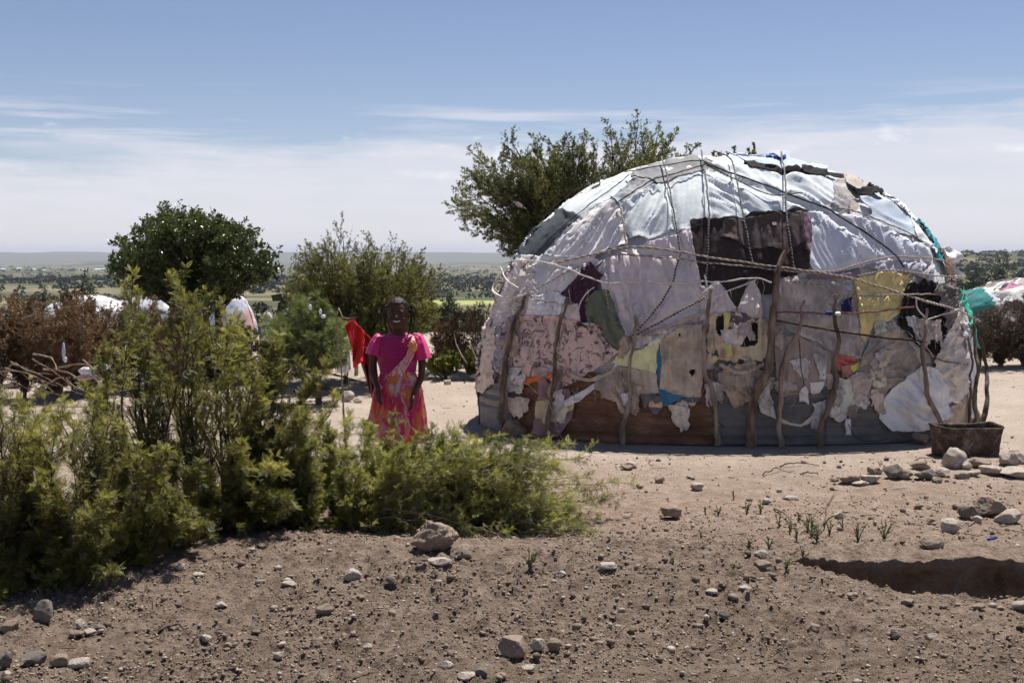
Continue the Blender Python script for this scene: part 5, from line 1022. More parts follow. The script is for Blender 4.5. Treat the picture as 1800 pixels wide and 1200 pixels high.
    mouth = part('mouth', ell((X(hx), -.0735, mz-.001), (.026, .0115, .010), 3), simple('mouth_inside', (.02, .006, .006), (.03, .01, .01), 5, .6, 10, 0))
    # hair: close plaited cap with ridges running back, hanging braids
    hm = simple('black_hair', (.010, .008, .008), (.030, .025, .023), 60, .6, 140, .004, spec=.2)
    V, F = ICO[5]; V = V.copy(); keep = (V[:, 2] > .30-.35*V[:, 1]*-1*0) & ((V[:, 1] > -.55) | (V[:, 2] > .62)) | ((V[:, 1] > -.05) & (V[:, 2] > -.45))
    rd = 1+.035*np.abs(np.sin(np.arctan2(V[:, 0], V[:, 2]+.2)*11))*(.6+.4*np.sin(V[:, 1]*40))
    HV = V*rd[:, None]*np.array([.0765, .095, .100])+np.array([X(hx), .006, Zp(541.5)]); Fm = keep[F].all(1); F2 = F[Fm]; us = np.unique(F2); mp = np.full(len(V), -1); mp[us] = np.arange(len(us)); hair = part('hair', (HV[us], mp[F2]), hm)
    for i, (x0, z0, x1, z1, yy) in enumerate(((673, 530, 684, 578, -.03), (671, 535, 672, 575, 0), (676, 528, 690, 574, -.04), (725, 530, 722, 574, -.02), (723, 533, 718, 582, 0), (727, 540, 727, 572, .01), (677, 540, 680, 582, .02), (721, 540, 724, 580, .03), (697, 520, 680, 532, -.01), (703, 519, 722, 531, -.01))):
        n = 40; C = spline([(X(hx)+(X(x0)-X(hx))*.9, yy, Zp(z0-2)), (X(x0), yy-.01, Zp(z0)), (X((x0+x1)/2)-(.006 if x0 < 699 else -.006), yy-.012, Zp((z0+z1)/2)), (X(x1), yy-.02, Zp(z1))], n)
        rr = .0052*(1+.3*np.sin(np.arange(n)*1.4))*np.linspace(1.1, .7, n); Vt, Ft = tubes(C[None], rr[None], 7); b = part('braid', (Vt, Ft), hm); b.parent = hair; b.matrix_parent_inverse = Matrix.Identity(4); hair_children.append(b)
    # bodice with fine horizontal pleats
    def cloth_mat(nm, c1, c2, pleat_shade=False):
        m, nt, N, L, P = new_mat(nm); v = coord(N); c = ramp(N, L, nz(N, L, v, 12, 5), [(.3, c1), (.7, c2)])
        if pleat_shade:
            w = N.new('ShaderNodeTexWave'); w.bands_direction = 'Z'; w.inputs['Scale'].default_value = 34; w.inputs['Distortion'].default_value = 2.5; w.inputs['Detail'].default_value = 2; w.inputs['Detail Scale'].default_value = .6; L.new(v, w.inputs['Vector']); c = mixc(N, L, ramp(N, L, w.outputs['Fac'], [(.3, (0,)*3), (.6, (.55,)*3)]), c, (.26, .002, .09)); bump(N, L, P, w.outputs['Fac'], .004, .8)  # pleat shading put into the colour as dark bands
        else: bump(N, L, P, nz(N, L, v, 70, 3), .003, .5)
        L.new(c, P.inputs['Base Color']); P.inputs['Roughness'].default_value = .5; P.inputs['Sheen Weight'].default_value = .25
        t = N.new('ShaderNodeBsdfTranslucent'); L.new(c, t.inputs[0]); mx = N.new('ShaderNodeMixShader'); mx.inputs[0].default_value = .22; L.new(P.outputs[0], mx.inputs[1]); L.new(t.outputs[0], mx.inputs[2]); L.new(mx.outputs[0], N['Material Output'].inputs[0]); return m
    mag = cloth_mat('magenta_cloth', (.62, .006, .16), (.80, .012, .23)); magp = cloth_mat('pleated_magenta', (.62, .006, .17), (.78, .012, .24), True)
    def dbod(th, V):
        V[..., 0] += (.0035*np.sin(V[..., 2]*430+2*vn(th*2, V[..., 2]*20))+.005*fbm(th*3, V[..., 2]*16, o=3, s=2))*np.cos(th); V[..., 1] += (.0035*np.sin(V[..., 2]*430+2*vn(th*2, V[..., 2]*20))+.006*fbm(th*3, V[..., 2]*16, o=3, s=2))*np.sin(th)
        nk = np.clip((V[..., 2]-Zp(590))/(.03), 0, 1)*np.exp(-((V[..., 0]-X(702))/.042)**2)*(V[..., 1] < .02); V[..., 2] -= nk*.024; return V
    rb = interp_rings([(Zp(655), X(699), 0, .124, .096), (Zp(648), X(699), 0, .118, .094), (Zp(630), X(698), 0, .132, .102), (Zp(610), X(698), 0, .142, .104), (Zp(594), X(699), .004, .140, .092), (Zp(584), X(700), .008, .112, .076), (Zp(579), X(700), .012, .070, .060), (Zp(576.5), X(700), .014, .056, .052)], 70)
    part('bodice', ring_loft('b', rb, 90, False, dbod), magp, 'magenta bodice with fine horizontal pleats')
    for s, xs, xt, z1 in ((-1, 670, 658, 616), (1, 729, 743, 624)):
        n, k = 30, 48; t = np.linspace(0, 1, n); C = spline([(X(xs), .006, Zp(583)), (X((xs+xt)/2), .004, Zp(590)), (X(xt), .0, Zp(z1))], n)
        rx = np.interp(t, [0, .2, .45, .75, 1], [.018, .034, .044, .053, .061]); ry = np.interp(t, [0, .15, .4, .8, 1], [.030, .054, .070, .078, .076]); th = np.arange(k)*2*np.pi/k
        T = nrm(np.gradient(C, axis=0)); Bv = np.array([0, 1, 0.]); Av = nrm(np.cross(T, np.broadcast_to(Bv, T.shape))); wr = 1+.07*np.sin(th[None]*7+3*t[:, None])*(1-.4*t[:, None])+.05*fbm(th[None]*1.5+0*t[:, None], t[:, None]*3+0*th[None], o=2, s=s+5)
        V = C[:, None]+Av[:, None]*(rx[:, None]*np.cos(th)*wr)[..., None]+Bv*(ry[:, None]*np.sin(th)*wr)[..., None]; I = np.arange(n*k).reshape(n, k); J = np.roll(I, -1, 1)
        q = part('sleeve', (V.reshape(-1, 3), np.stack([I[:-1], J[:-1], J[1:], I[1:]], -1).reshape(-1, 4)), mag)
    # skirt
    m, nt, N, L, P = new_mat('printed_skirt'); v = coord(N); vs_ = stretch(N, L, v, (1, 1, .34), (0, R(22), 0))
    n1 = nz(N, L, vs_, 8, 3, .5, .9); n2 = nz(N, L, stretch(N, L, v, (1, 1, .5), (0, R(-15), 0)), 17, 3, .5, 1.2)
    c = ramp(N, L, n1, [(.33, (.62, .012, .13)), (.43, (.74, .04, .15)), (.48, (.82, .15, .07)), (.57, (.85, .30, .07)), (.62, (.72, .05, .18)), (.70, (.78, .40, .48))])
    c = mixc(N, L, ramp(N, L, n2, [(.54, (0,)*3), (.60, (.9,)*3)]), c, (.76, .56, .58)); c = mixc(N, L, ramp(N, L, n2, [(.26, (.9,)*3), (.34, (0,)*3)]), c, (.80, .26, .05))
    dv = N.new('ShaderNodeTexVoronoi'); dv.inputs['Scale'].default_value = 42; L.new(v, dv.inputs['Vector']); sz = N.new('ShaderNodeSeparateXYZ'); L.new(v, sz.inputs[0]); mr = N.new('ShaderNodeMapRange'); L.new(sz.outputs[2], mr.inputs[0]); mr.inputs[1].default_value = Zp(685)+O[2]; mr.inputs[2].default_value = Zp(660)+O[2]
    d = ramp(N, L, dv.outputs['Distance'], [(.20, (1,)*3), (.27, (0,)*3)]); c = mixc(N, L, mixc(N, L, 1., d, mixc(N, L, mr.outputs[0], (0, 0, 0), (.6, .6, .6)), 'MULTIPLY'), c, (.74, .42, .50))
    L.new(c, P.inputs['Base Color']); P.inputs['Roughness'].default_value = .5; t_ = N.new('ShaderNodeBsdfTranslucent'); L.new(c, t_.inputs[0]); mx = N.new('ShaderNodeMixShader'); mx.inputs[0].default_value = .3; L.new(P.outputs[0], mx.inputs[1]); L.new(t_.outputs[0], mx.inputs[2]); L.new(mx.outputs[0], N['Material Output'].inputs[0]); bump(N, L, P, nz(N, L, v, 60, 3), .002, .4)
    prt = m
    def dsk(th, V):
        t = np.clip((Zp(650)-V[..., 2])/.45, 0, 1); w = (.020*np.sin(th*9+1.3*np.sin(th*2)+t*2)+.012*np.sin(th*17+2+t*3)+.02*fbm(th*1.2, t*2, o=2, s=4))*t**.7
        V[..., 0] += w*np.cos(th); V[..., 1] += w*np.sin(th); V[..., 2] += .02*np.sin(th*2+1)*t**3; return V
    rs = interp_rings([(Zp(644), X(699), 0, .116, .094), (Zp(652), X(699), 0, .124, .100), (Zp(675), X(699), -.004, .158, .125), (Zp(700), X(698), -.004, .172, .140), (Zp(735), X(697), -.002, .190, .158), (Zp(768), X(698), 0, .200, .172)], 50)
    part('skirt', ring_loft('s', rs, 150, False, dsk), prt, 'skirt printed with pink, orange and white splashes')
    sashm, nt, N, L, P = new_mat('printed_sash'); v = coord(N); nn_ = nz(N, L, stretch(N, L, v, (1, 1, .6), (0, R(-30), 0)), 20, 3, .5, 1.5)
    L.new(ramp(N, L, nn_, [(.36, (.82, .30, .06)), (.44, (.74, .04, .18)), (.50, (.76, .56, .60)), (.56, (.80, .62, .62)), (.61, (.66, .03, .18)), (.70, (.84, .36, .10))]), P.inputs['Base Color']); P.inputs['Roughness'].default_value = .5
    # sash from her left shoulder down across the bodice
    n, k = 40, 14; t = np.linspace(0, 1, n); cx = np.interp(t, [0, .12, .5, 1], [X(733), X(730), X(724), X(697)]); zz = np.interp(t, [0, 1], [Zp(578), Zp(652)]); wd = np.interp(t, [0, .2, .6, 1], [.034, .034, .056, .098]); u = np.linspace(-.5, .5, k)
    SX = cx[:, None]+wd[:, None]*u; SZ = zz[:, None]+0*SX; bi = np.interp(-SZ, -rb[:, 0][::1] if rb[0, 0] > rb[-1, 0] else -rb[::-1, 0], rb[:, 3] if rb[0, 0] > rb[-1, 0] else rb[::-1, 3]); by = np.interp(-SZ, -rb[::-1, 0], rb[::-1, 4]); q = np.clip((SX-X(699))/(bi+.004), -.995, .995)
    SY = -by*np.sqrt(1-q*q)-.010-.006*np.sin(u*22)[None]*np.ones((n, 1)); I = np.arange(n*k).reshape(n, k); q_ = part('sash', (np.stack([SX, SY, SZ], -1).reshape(-1, 3), np.stack([I[1:, :-1], I[1:, 1:], I[:-1, 1:], I[:-1, :-1]], -1).reshape(-1, 4)), sashm, 'printed sash hanging from her left shoulder'); md = q_.modifiers.new('t', 'SOLIDIFY'); md.thickness = .003
    Vr, Fr = ICO[4]; Vr = Vr*(1+.28*np.sin(np.arctan2(Vr[:, 0], Vr[:, 2])*4+6*Vr[:, 1])[:, None]); part('rosette', (Vr*np.array([.024, .014, .034])+np.array([X(728), -.098, Zp(600)]), Fr), simple('orange_cloth', (.80, .22, .05), (.78, .42, .20), 60, .6, 60, .004), 'orange cloth rosette on the sash')
hair_children = []
build_girl()

# ------------------------------------------------------------------ stones one can tell apart
def named_stones():
    S = stone; gT = 'stones around the rusty trough'; gH = 'stones at the foot of the hut'
    S(762, 972, 88, 62, m_tan, 'big pitted sandy rock in front of the low thorn bush', rough=.16, pits=.16, sub=5, depth=60, seed=3, cuts=5)
    S(812, 972, 44, 28, m_tan, 'crumbly tan rock just right of the big pitted rock', rough=.2, pits=.1, seed=9)
    S(772, 993, 44, 14, m_pale, 'flat pale stone below the big pitted rock')
    S(619, 1022, 34, 24, m_pale, 'pale angular stone left of centre on the spoil heap', cuts=10)
    S(688, 1036, 24, 13, m_grey, 'small dark stone on the spoil heap below the pitted rock')
    S(570, 1085, 36, 26, m_tan, 'wedge-shaped stone lying alone on the dark spoil', cuts=10, depth=24)
    S(631, 1058, 20, 10, m_tan, 'small brown stone between two pale ones on the spoil heap')
    S(901, 1158, 54, 42, m_tan, 'large rounded stone near the bottom middle of the picture', cuts=5, sub=5)
    S(944, 1142, 28, 24, m_pale, 'round pale stone just right of the large rounded stone'); S(974, 1140, 26, 26, m_tan, 'brown stone, the right one of the pair beside the large rounded stone', cuts=9)
    S(846, 1186, 24, 20, m_grey, 'small grey stone at the very bottom left of the large rounded stone'); S(783, 1176, 30, 16, m_pale, 'flat pale stone at the bottom edge below the spoil heap'); S(820, 1198, 34, 14, m_pale, 'pale slab at the bottom edge'); S(928, 1182, 26, 14, m_pale, 'pale stone below the large rounded stone'); S(880, 1190, 22, 14, m_tan, 'brown stone at the bottom edge below the large rounded stone')
    S(56, 1166, 44, 26, m_grey, 'dark wedge stone at the bottom left corner', cuts=9); S(104, 1170, 38, 26, m_tan, 'smooth oval stone between a dark and a pale one at the bottom left', cuts=3); S(136, 1176, 42, 22, m_pale, 'pale stone, right one of the three at the bottom left')
    S(140, 1104, 22, 18, m_pale, 'small pale stone, uppermost of the cluster left on the bare soil'); S(133, 1118, 30, 16, m_tan, 'tan stone in the middle of the cluster left on the bare soil'); S(156, 1118, 24, 13, m_pale, 'flat pale stone, right one of the cluster left on the bare soil'); S(172, 1108, 22, 14, m_grey, 'grey stone at the right end of the cluster left on the bare soil')
    S(14, 1112, 32, 26, m_tan, 'stone at the left edge beneath the dense bush'); S(10, 1196, 18, 14, m_pale, 'pale stone in the bottom left corner'); S(8, 1172, 24, 32, m_grey, 'grey stone cut by the left edge'); S(74, 1090, 40, 46, m_grey, 'upright grey rock under the dense bush')
    S(316, 1002, 20, 12, m_pale, 'pale stone in the shadow edge of the tall bush'); S(348, 1014, 22, 10, m_pale, 'flat stone on the slope under the tall bush'); S(388, 1068, 24, 12, m_pale, 'half-buried pale stone left of the wedge-shaped stone'); S(360, 1128, 22, 14, m_pale, 'pale stone low on the left of the spoil heap'); S(400, 1140, 18, 12, m_tan, 'small stone right of the pale one low on the spoil heap'); S(489, 1160, 20, 16, m_pale, 'pale stone alone at the bottom left of centre'); S(646, 1146, 18, 16, m_pale, 'pale stone left of the large rounded stone'); S(508, 1035, 30, 12, m_pale, 'pale flat stone below the low bush')
    S(1180, 910, 38, 26, m_tan, 'squat tan stone right of the low bush', cuts=9); S(1226, 862, 24, 15, m_pale, 'round pale stone on the slope in front of the hut'); S(1105, 822, 34, 12, m_pale, 'flat pale stone in the yard left of centre'); S(1102, 826, 22, 9, m_tan, 'small stone beside the flat pale one in the yard'); S(1349, 886, 20, 13, m_pale, 'oval pale stone above the seedlings'); S(1390, 878, 30, 7, m_pale, 'thin flat stone above the seedlings'); S(1160, 848, 18, 12, m_tan, 'small tan stone above the squat one'); S(1340, 982, 28, 16, m_pale, 'white angular stone left of the pit'); S(1342, 1000, 32, 16, m_tan, 'tan lump of earth left of the pit'); S(1476, 912, 20, 14, m_pale, 'small pale stone behind the seedlings'); S(1070, 1019, 34, 12, m_pale, 'flat white stone at the near side of the low bush'); S(986, 1013, 24, 13, m_pale, 'pale stone below the right end of the low bush'); S(1310, 1036, 24, 10, m_pale, 'pale flat stone left of the pit lip'); S(1252, 1046, 24, 10, m_pale, 'flat whitish stone on the spoil below the seedlings'); S(1274, 1088, 22, 18, m_grey, 'grey stone on the dark spoil right of centre'); S(1430, 1112, 24, 18, m_tan, 'stone on the spoil below the pit'); S(1576, 1124, 22, 17, m_grey, 'grey stone below the middle of the pit'); S(1640, 1126, 22, 15, m_pale, 'round pale stone below the pit'); S(1796, 1074, 30, 20, m_pale, 'pale stone on the near lip of the pit at the right edge')
    for k, (x, y, w, h) in enumerate(((1462, 1046, 16, 10), (1500, 1052, 22, 12), (1545, 1060, 14, 9), (1598, 1062, 26, 12), (1660, 1070, 16, 10), (1722, 1074, 24, 12), (1480, 1050, 12, 8), (1530, 1056, 12, 8), (1760, 1072, 16, 9), (1425, 1022, 14, 9))):
        S(x, y, w, h, m_tan, ['clod on the near lip of the pit, far left', 'flat clod on the near lip of the pit, second from left', 'small clod on the near lip of the pit', 'wide clod at the middle of the near lip of the pit', 'small clod right of the wide one on the near lip', 'flat clod toward the right end of the near lip', 'small clod between the two leftmost ones on the near lip', 'small clod left of the wide one on the near lip', 'rightmost clod on the near lip of the pit', 'clod at the narrow left end of the pit'][k], 'clods around the pit', rough=.25)
    # right group
    S(1742, 908, 58, 40, m_tan, 'largest rock of the group above the pit, with a rough hollow top', rough=.18, pits=.12, sub=5, cuts=5); S(1774, 920, 46, 26, m_pale, 'smooth white boulder right of the largest rock above the pit', cuts=2, ry=-.25); S(1702, 910, 34, 24, m_grey, 'grey stone left of the largest rock above the pit'); S(1682, 896, 15, 12, m_tan, 'small tan stone left of the group above the pit'); S(1720, 918, 18, 12, m_pale, 'small white stone in front of the largest rock above the pit'); S(1671, 933, 34, 30, m_pale, 'white angular stone with a notch, left of the group', cuts=11, rough=.2); S(1641, 961, 44, 24, m_tan, 'flat-topped tan stone nearest the far lip of the pit', cuts=9); S(1637, 921, 16, 10, m_tan, 'small stone above the flat-topped one'); S(1602, 922, 12, 9, m_pale, 'tiny pale stone left of the group above the pit'); S(1616, 894, 18, 12, m_tan, 'small tan stone on the slope below the trough stones')
    # around the trough
    for (x, y, w, h, mt, lab) in ((1490, 850, 34, 16, m_tan, 'small stone at the left end of the stones by the trough'), (1503, 848, 32, 18, m_tan, 'brown stone, second from the left by the trough'), (1534, 850, 34, 18, m_pale, 'pale stone, third from the left by the trough'), (1516, 853, 34, 8, m_pale, 'thin slab in front of the left stones by the trough'), (1540, 834, 26, 16, m_tan, 'tan stone behind the left stones by the trough'), (1576, 842, 48, 30, m_grey, 'big dark-sided slab left of the trough'), (1620, 826, 38, 18, m_tan, 'long stone behind the dark-sided slab'), (1590, 842, 34, 20, m_tan, 'brown stone in front of the dark-sided slab'), (1629, 842, 40, 22, m_grey, 'grey rock left of the big white stone'), (1658, 838, 30, 18, m_pale, 'small white stone below the trough'), (1682, 824, 44, 42, m_pale, 'big white stone leaning on the front of the trough'), (1701, 826, 22, 16, m_pale, 'small white stone right of the one leaning on the trough'), (1726, 822, 40, 20, m_tan, 'tan stone against the right foot of the trough'), (1712, 838, 28, 12, m_pale, 'flat white stone in front of the trough'), (1748, 836, 44, 20, m_pale, 'broad pale rock right in front of the trough'), (1776, 818, 36, 28, m_pale, 'white rock with a dark hollow right of the trough'), (1796, 815, 30, 24, m_pale, 'pale rock at the right edge beside the trough'), (1790, 840, 64, 18, m_pale, 'long whitish slab at the right edge'), (1692, 840, 26, 12, m_tan, 'tan stone between the white ones before the trough'), (1786, 800, 20, 9, m_tan, 'small stone behind the right rocks'), (1648, 848, 22, 10, m_tan, 'stone low in front of the trough'), (1468, 846, 16, 7, m_tan, 'tiny stone leftmost before the trough')):
        S(x, y, w, h, mt, lab, gT, rough=.16, cuts=8)
    for (x, y, w, h, mt, lab) in ((905, 766, 46, 34, m_tan, 'rounded boulder at the left foot of the hut'), (890, 745, 26, 22, m_tan, 'boulder behind the rounded one at the left of the hut'), (1276, 780, 24, 18, m_tan, 'grey-brown stone at the foot of a pole mid-hut'), (1270, 764, 14, 12, m_tan, 'small stone on top of the one mid-hut'), (1572, 778, 26, 18, m_tan, 'stone against the sheet metal at the right of the hut'), (1621, 782, 34, 24, m_tan, 'brown block under the white cloth at the right of the hut')):
        S(x, y, w, h, mt, lab, gH, cuts=5)
    # row of stones at the back of the yard left of the hut
    for (x, y, w, h, lab) in ((793, 645, 22, 9, 'white stone at the left of the row behind the yard'), (815, 648, 20, 9, 'pale stone, second in the row behind the yard'), (836, 650, 22, 10, 'pale stone nearest the hut in the row behind the yard'), (745, 665, 16, 11, 'white stone beside the girl by the fallen branch'), (786, 676, 14, 10, 'white stone at the end of the fallen branch'), (832, 668, 18, 14, 'tan stone left of the hut corner'), (44, 688, 20, 9, 'pale stone among the sticks at the left'), (70, 692, 26, 12, 'white stone under the bare sticks'), (98, 690, 24, 9, 'flat white stone under the bare sticks'), (20, 682, 30, 12, 'pale stone at the left edge under the sticks'), (610, 706, 26, 22, 'pale stone left of the girl in the yard'), (628, 708, 16, 9, 'dark stone beside the pale one left of the girl')):
        S(x, y, w, h, m_pale, lab, None, cuts=7, sub=3)
named_stones()

# ------------------------------------------------------------------ rusty trough
def trough():
    Y = 8.95; p = at(1696, 815, Y); p[2] = 0; t = thing('trough', 'burnt rusty open metal trough standing among pale stones right of the hut', 'trough', tuple(p))
    m, nt, N, L, P = new_mat('burnt_metal'); v = coord(N); n = nz(N, L, v, 9, 8, .78, .15)
    L.new(ramp(N, L, n, [(.36, (.016, .011, .009)), (.47, (.050, .028, .018)), (.55, (.12, .075, .05)), (.62, (.24, .20, .165)), (.70, (.05, .03, .022))]), P.inputs['Base Color']); P.inputs['Roughness'].default_value = .8; bump(N, L, P, nz(N, L, v, 40, 4), .008, .8)
    s = Y/FPX; hw, hd, h = 57*s, .13, 54*s; k = 96; th = np.arange(k)*2*np.pi/k; e = .28
    cx = np.sign(np.cos(th))*np.abs(np.cos(th))**e; cy = np.sign(np.sin(th))*np.abs(np.sin(th))**e; n = 22; zt = np.linspace(0, 1, n)
    X = cx[None]*hw*(.90+.10*zt[:, None])+.012*fbm(th[None]*2+0*zt[:, None], zt[:, None]*3+0*th, o=3, s=5); Yy = cy[None]*hd*(1+.1*zt[:, None])+.02*fbm(th[None]*2+9+0*zt[:, None], zt[:, None]*2+0*th, o=3, s=6)-.03*np.exp(-((cx[None]+.35)/.12)**2)*zt[:, None]**3*(cy[None] < 0)
    top = h*(1+.03*np.sin(th*2+1)+.03*fbm(th*1.8, th*0, o=3, s=4)); Zz = zt[:, None]*top[None]
    V = np.stack([X, Yy, Zz], -1)+p; I = np.arange(n*k).reshape(n, k); J = np.roll(I, -1, 1); F = np.stack([I[:-1], J[:-1], J[1:], I[1:]], -1).reshape(-1, 4)
    o = obj('wall', np_mesh('wall', V.reshape(-1, 3), F), m, t); md = o.modifiers.new('t', 'SOLIDIFY'); md.thickness = .006
    C = V[-1]; C = np.vstack([C, C[:1]]); Vt, Ft = tubes(C[None], np.full((1, k+1), .006), 6); obj('rim', np_mesh('rim', Vt, Ft), m, t)
    Vb = np.vstack([V[1], V[1].mean(0)]); obj('floor', np_mesh('floor', Vb, np.array([(i, (i+1) % k, k) for i in range(k)])), m, t)
trough()

# ------------------------------------------------------------------ neighbouring shelters
def dome_thing(name, label, px, pt, Y, a, b, cols, seed, hh=None):
    c = at(px, pt, Y); g0 = float(Hm(c[0], Y, False)); H = c[2]-g0; t = thing(name, label, 'shelter', (c[0], Y, g0)); nu, nv = 90, 36; u = np.arange(nu)*2*np.pi/nu; v = np.linspace(-.06, 1, nv)*np.pi/2; U, Vv = np.meshgrid(u, v); e = .86
    pw = lambda q: np.sign(q)*np.abs(q)**e; P = np.stack([a*pw(np.cos(U))*pw(np.cos(Vv)), b*pw(np.sin(U))*pw(np.cos(Vv)), H*pw(np.sin(Vv))], -1); P *= (1+.12*fbm(P[..., 0]*2.2+seed, P[..., 1]*2.2, P[..., 2]*2.2, o=5, g=.6))[..., None]; P += np.array([c[0], Y, g0])
    I = np.arange(nu*nv).reshape(nv, nu); J = np.roll(I, -1, 1); F = np.stack([I[:-1], J[:-1], J[1:], I[1:]], -1).reshape(-1, 4)
    col = _h(np.floor((U+.35*vn(U*3, Vv*6, s=seed))*2.6).astype(int)+seed, np.floor(Vv*3.2+.4*vn(U*4, Vv*3)).astype(int), np.zeros(U.shape, int), seed)
    if seed == 14: col = np.where(P[..., 0] < c[0]-a*.62, 0., np.maximum(col, .15))
    me = np_mesh('cloth_cover', P.reshape(-1, 3), F)
    for cc in cols: me.materials.append(fabric(cc, .25))
    me.polygons.foreach_set('material_index', np.clip((col.ravel()[F[:, 0]]*len(cols)).astype(np.int32), 0, len(cols)-1)); obj('cloth_cover', me, None, t)
    for k in range(5):
        th = rng.uniform(.2, 2.9); q = np.linspace(0, np.pi, 30); Cc = np.stack([a*1.03*np.cos(q)*math.cos(th*.3+k*.5-.9)+0*q, b*1.03*np.cos(q)*math.sin(th*.3+k*.5-.9), H*1.03*np.sin(q)**.9], -1)+np.array([c[0], Y, g0]); Vt, Ft = tubes(Cc[None], np.full((1, 30), .012), 4); obj('rope', np_mesh('rope', Vt, Ft), FAB_ROPE, t)
FAB_ROPE = simple('dull_rope', (.12, .1, .09), (.25, .22, .2), 20, .9)
dome_thing('domed_shelter', 'white domed shelter showing above the dry brush on the left', 160, 520, 30, 1.35, 1.1, [WHITE, WHITE, (.55, .57, .62), WHITE, (.6, .62, .66)], 3)
dome_thing('domed_shelter', 'white and purple shelter partly hidden behind the round tree', 272, 512, 24, .75, .7, [(.5, .54, .64), WHITE, (.10, .03, .10), (.6, .62, .68)], 5)
dome_thing('domed_shelter', 'blue-grey shelter patched with pink, seen through the right of the round tree', 402, 516, 26, .62, .6, [(.40, .45, .55), (.58, .38, .37), (.55, .58, .64), WHITE, (.42, .46, .55)], 8)
dome_thing('domed_shelter', 'small pale bundle-like shelter between the round tree and the feathery tree', 471, 547, 22, .16, .2, [(.5, .5, .54), (.4, .45, .52)], 11)
dome_thing('domed_shelter', 'teal, white and pink patched shelter beyond the thicket at the right edge', 1795, 492, 30, 1.9, 1.4, [(.02, .22, .22), GBG, WHITE, (.06, .05, .07), GBG, (.52, .20, .34), OFF], 14)
# far white buildings on the plain
for i, (px, w, h) in enumerate(((6, 8, 3), (34, 8, 4), (58, 12, 4), (78, 5, 3), (146, 12, 3), (172, 10, 4), (182, 6, 3))):
    Y = 1900+60*i; p = at(px, 480 if i < 4 else 474, Y); p[2] = float(Hm(p[0], Y, False)); s = Y/FPX
    t = thing('far_building', ('tiny white building far on the plain, %s' % ['at the left edge', 'second from the left edge', 'widest of the left four', 'smallest of the left four', 'longest of three by the round tree', 'middle of the three by the round tree', 'nearest the round tree'][i]), 'building', tuple(p), 'white buildings on the far plain')
    bm = bmesh.new(); bmesh.ops.create_cube(bm, size=1); bm.transform(Matrix.Translation((p[0], p[1], p[2]+h*s*.35)) @ Matrix.Diagonal((w*s, w*s*.7, h*s*.9, 1))); me = bpy.data.meshes.new('wall'); bm.to_mesh(me); bm.free(); obj('wall', me, simple('whitewash', (.62, .62, .62), (.74, .74, .74), 1, .8) if i == 0 else bpy.data.materials['whitewash'], t)
    a, b, z = w*s*.54, w*s*.38, p[2]+h*s*.8; Vv = np.array([(p[0]-a, p[1]-b, z), (p[0]+a, p[1]-b, z), (p[0]+a, p[1]+b, z), (p[0]-a, p[1]+b, z), (p[0]-a*.9, p[1], z+h*s*.35), (p[0]+a*.9, p[1], z+h*s*.35)])
    obj('roof', np_mesh('roof', Vv, [np.array([(0, 1, 5, 4), (2, 3, 4, 5), (3, 2, 1, 0)]), np.array([(1, 2, 5), (3, 0, 4)])], False), simple('pale_roof', (.6, .62, .66), (.7, .72, .75), 1, .5) if i == 0 else bpy.data.materials['pale_roof'], t)

# ------------------------------------------------------------------ red cloth, white cloths on posts, sticks, litter
def sheet_grid(name, q1, q2, mat, parent=None, n=26, k=18, amp=.03, f=2.2, seed=0, rag=.0):
    a = spline(q1, n); b = spline(q2, n); t = np.linspace(0, 1, k)[None, :, None]; W = a[:, None]*(1-t)+b[:, None]*t; u = np.linspace(0, 1, n)[:, None]+0*t[..., 0]; v = t[..., 0]+0*u
    W = W+np.array([.25, -1, 0])*(amp*(np.sin(u*f*6.28+seed+1.5*v)*.6+fbm(u*5+seed, v*3, o=3, s=seed)))[..., None]
    W[:, -1, 2] += rag*fbm(np.arange(n)*.7, np.zeros(n), o=2, s=seed); I = np.arange(n*k).reshape(n, k)
    o = obj(name, np_mesh(name, W.reshape(-1, 3), np.stack([I[:-1, :-1], I[:-1, 1:], I[1:, 1:], I[1:, :-1]], -1).reshape(-1, 4)), mat, parent); md = o.modifiers.new('t', 'SOLIDIFY'); md.thickness = .004; return o
def stick(name, pts, r, mat, parent=None, n=24, k=6, seed=0):
    C = spline(np.array(pts), n)+.012*np.stack([fbm(np.arange(n)*.2+seed*3, np.zeros(n), o=2, s=i+seed) for i in range(3)], -1); V, F = tubes(C[None], (np.linspace(r, r*.45, n)*(1+.15*np.sin(np.arange(n)*1.7)))[None], k); return obj(name, np_mesh(name, V, F), mat, parent)
redm = fabric((.55, .025, .03), .12); dredm = fabric((.16, .02, .03), .2); whm = fabric((.62, .55, .50), .2)
Yr = 9.2
o = sheet_grid('cloth', [at(606, 572, Yr), at(620, 563, Yr), at(638, 580, Yr+.05), at(656, 600, Yr+.1)], [at(620, 612, Yr), at(622, 640, Yr), at(640, 638, Yr), at(664, 650, Yr+.1)], redm, None, amp=.05, f=3.1, seed=3, rag=.06, n=40, k=26)
tag(o, 'bright red cloth hung on bare sticks beside the girl', 'cloth')
o = sheet_grid('cloth', [at(630, 610, 9.25), at(645, 610, 9.25), at(662, 620, 9.25)], [at(650, 690, 9.25), at(656, 697, 9.2), at(664, 690, 9.25)], dredm, None, amp=.06, f=3, seed=6)
tag(o, 'dark red striped cloth hanging behind the girl, below the bright red one', 'cloth')
def stick_top(lab, pts, r, mat, seed, group=None):
    o = stick('branch', pts, r, mat, None, seed=seed); tag(o, lab, 'branch', group); return o
stick_top('bare grey stick holding up the red cloth', [G(600, 0, 9.35), at(598, 640, 9.3), at(592, 545, 9.25), at(604, 560, 9.2), at(626, 558, 9.2)], .010, bark_pale, 2)
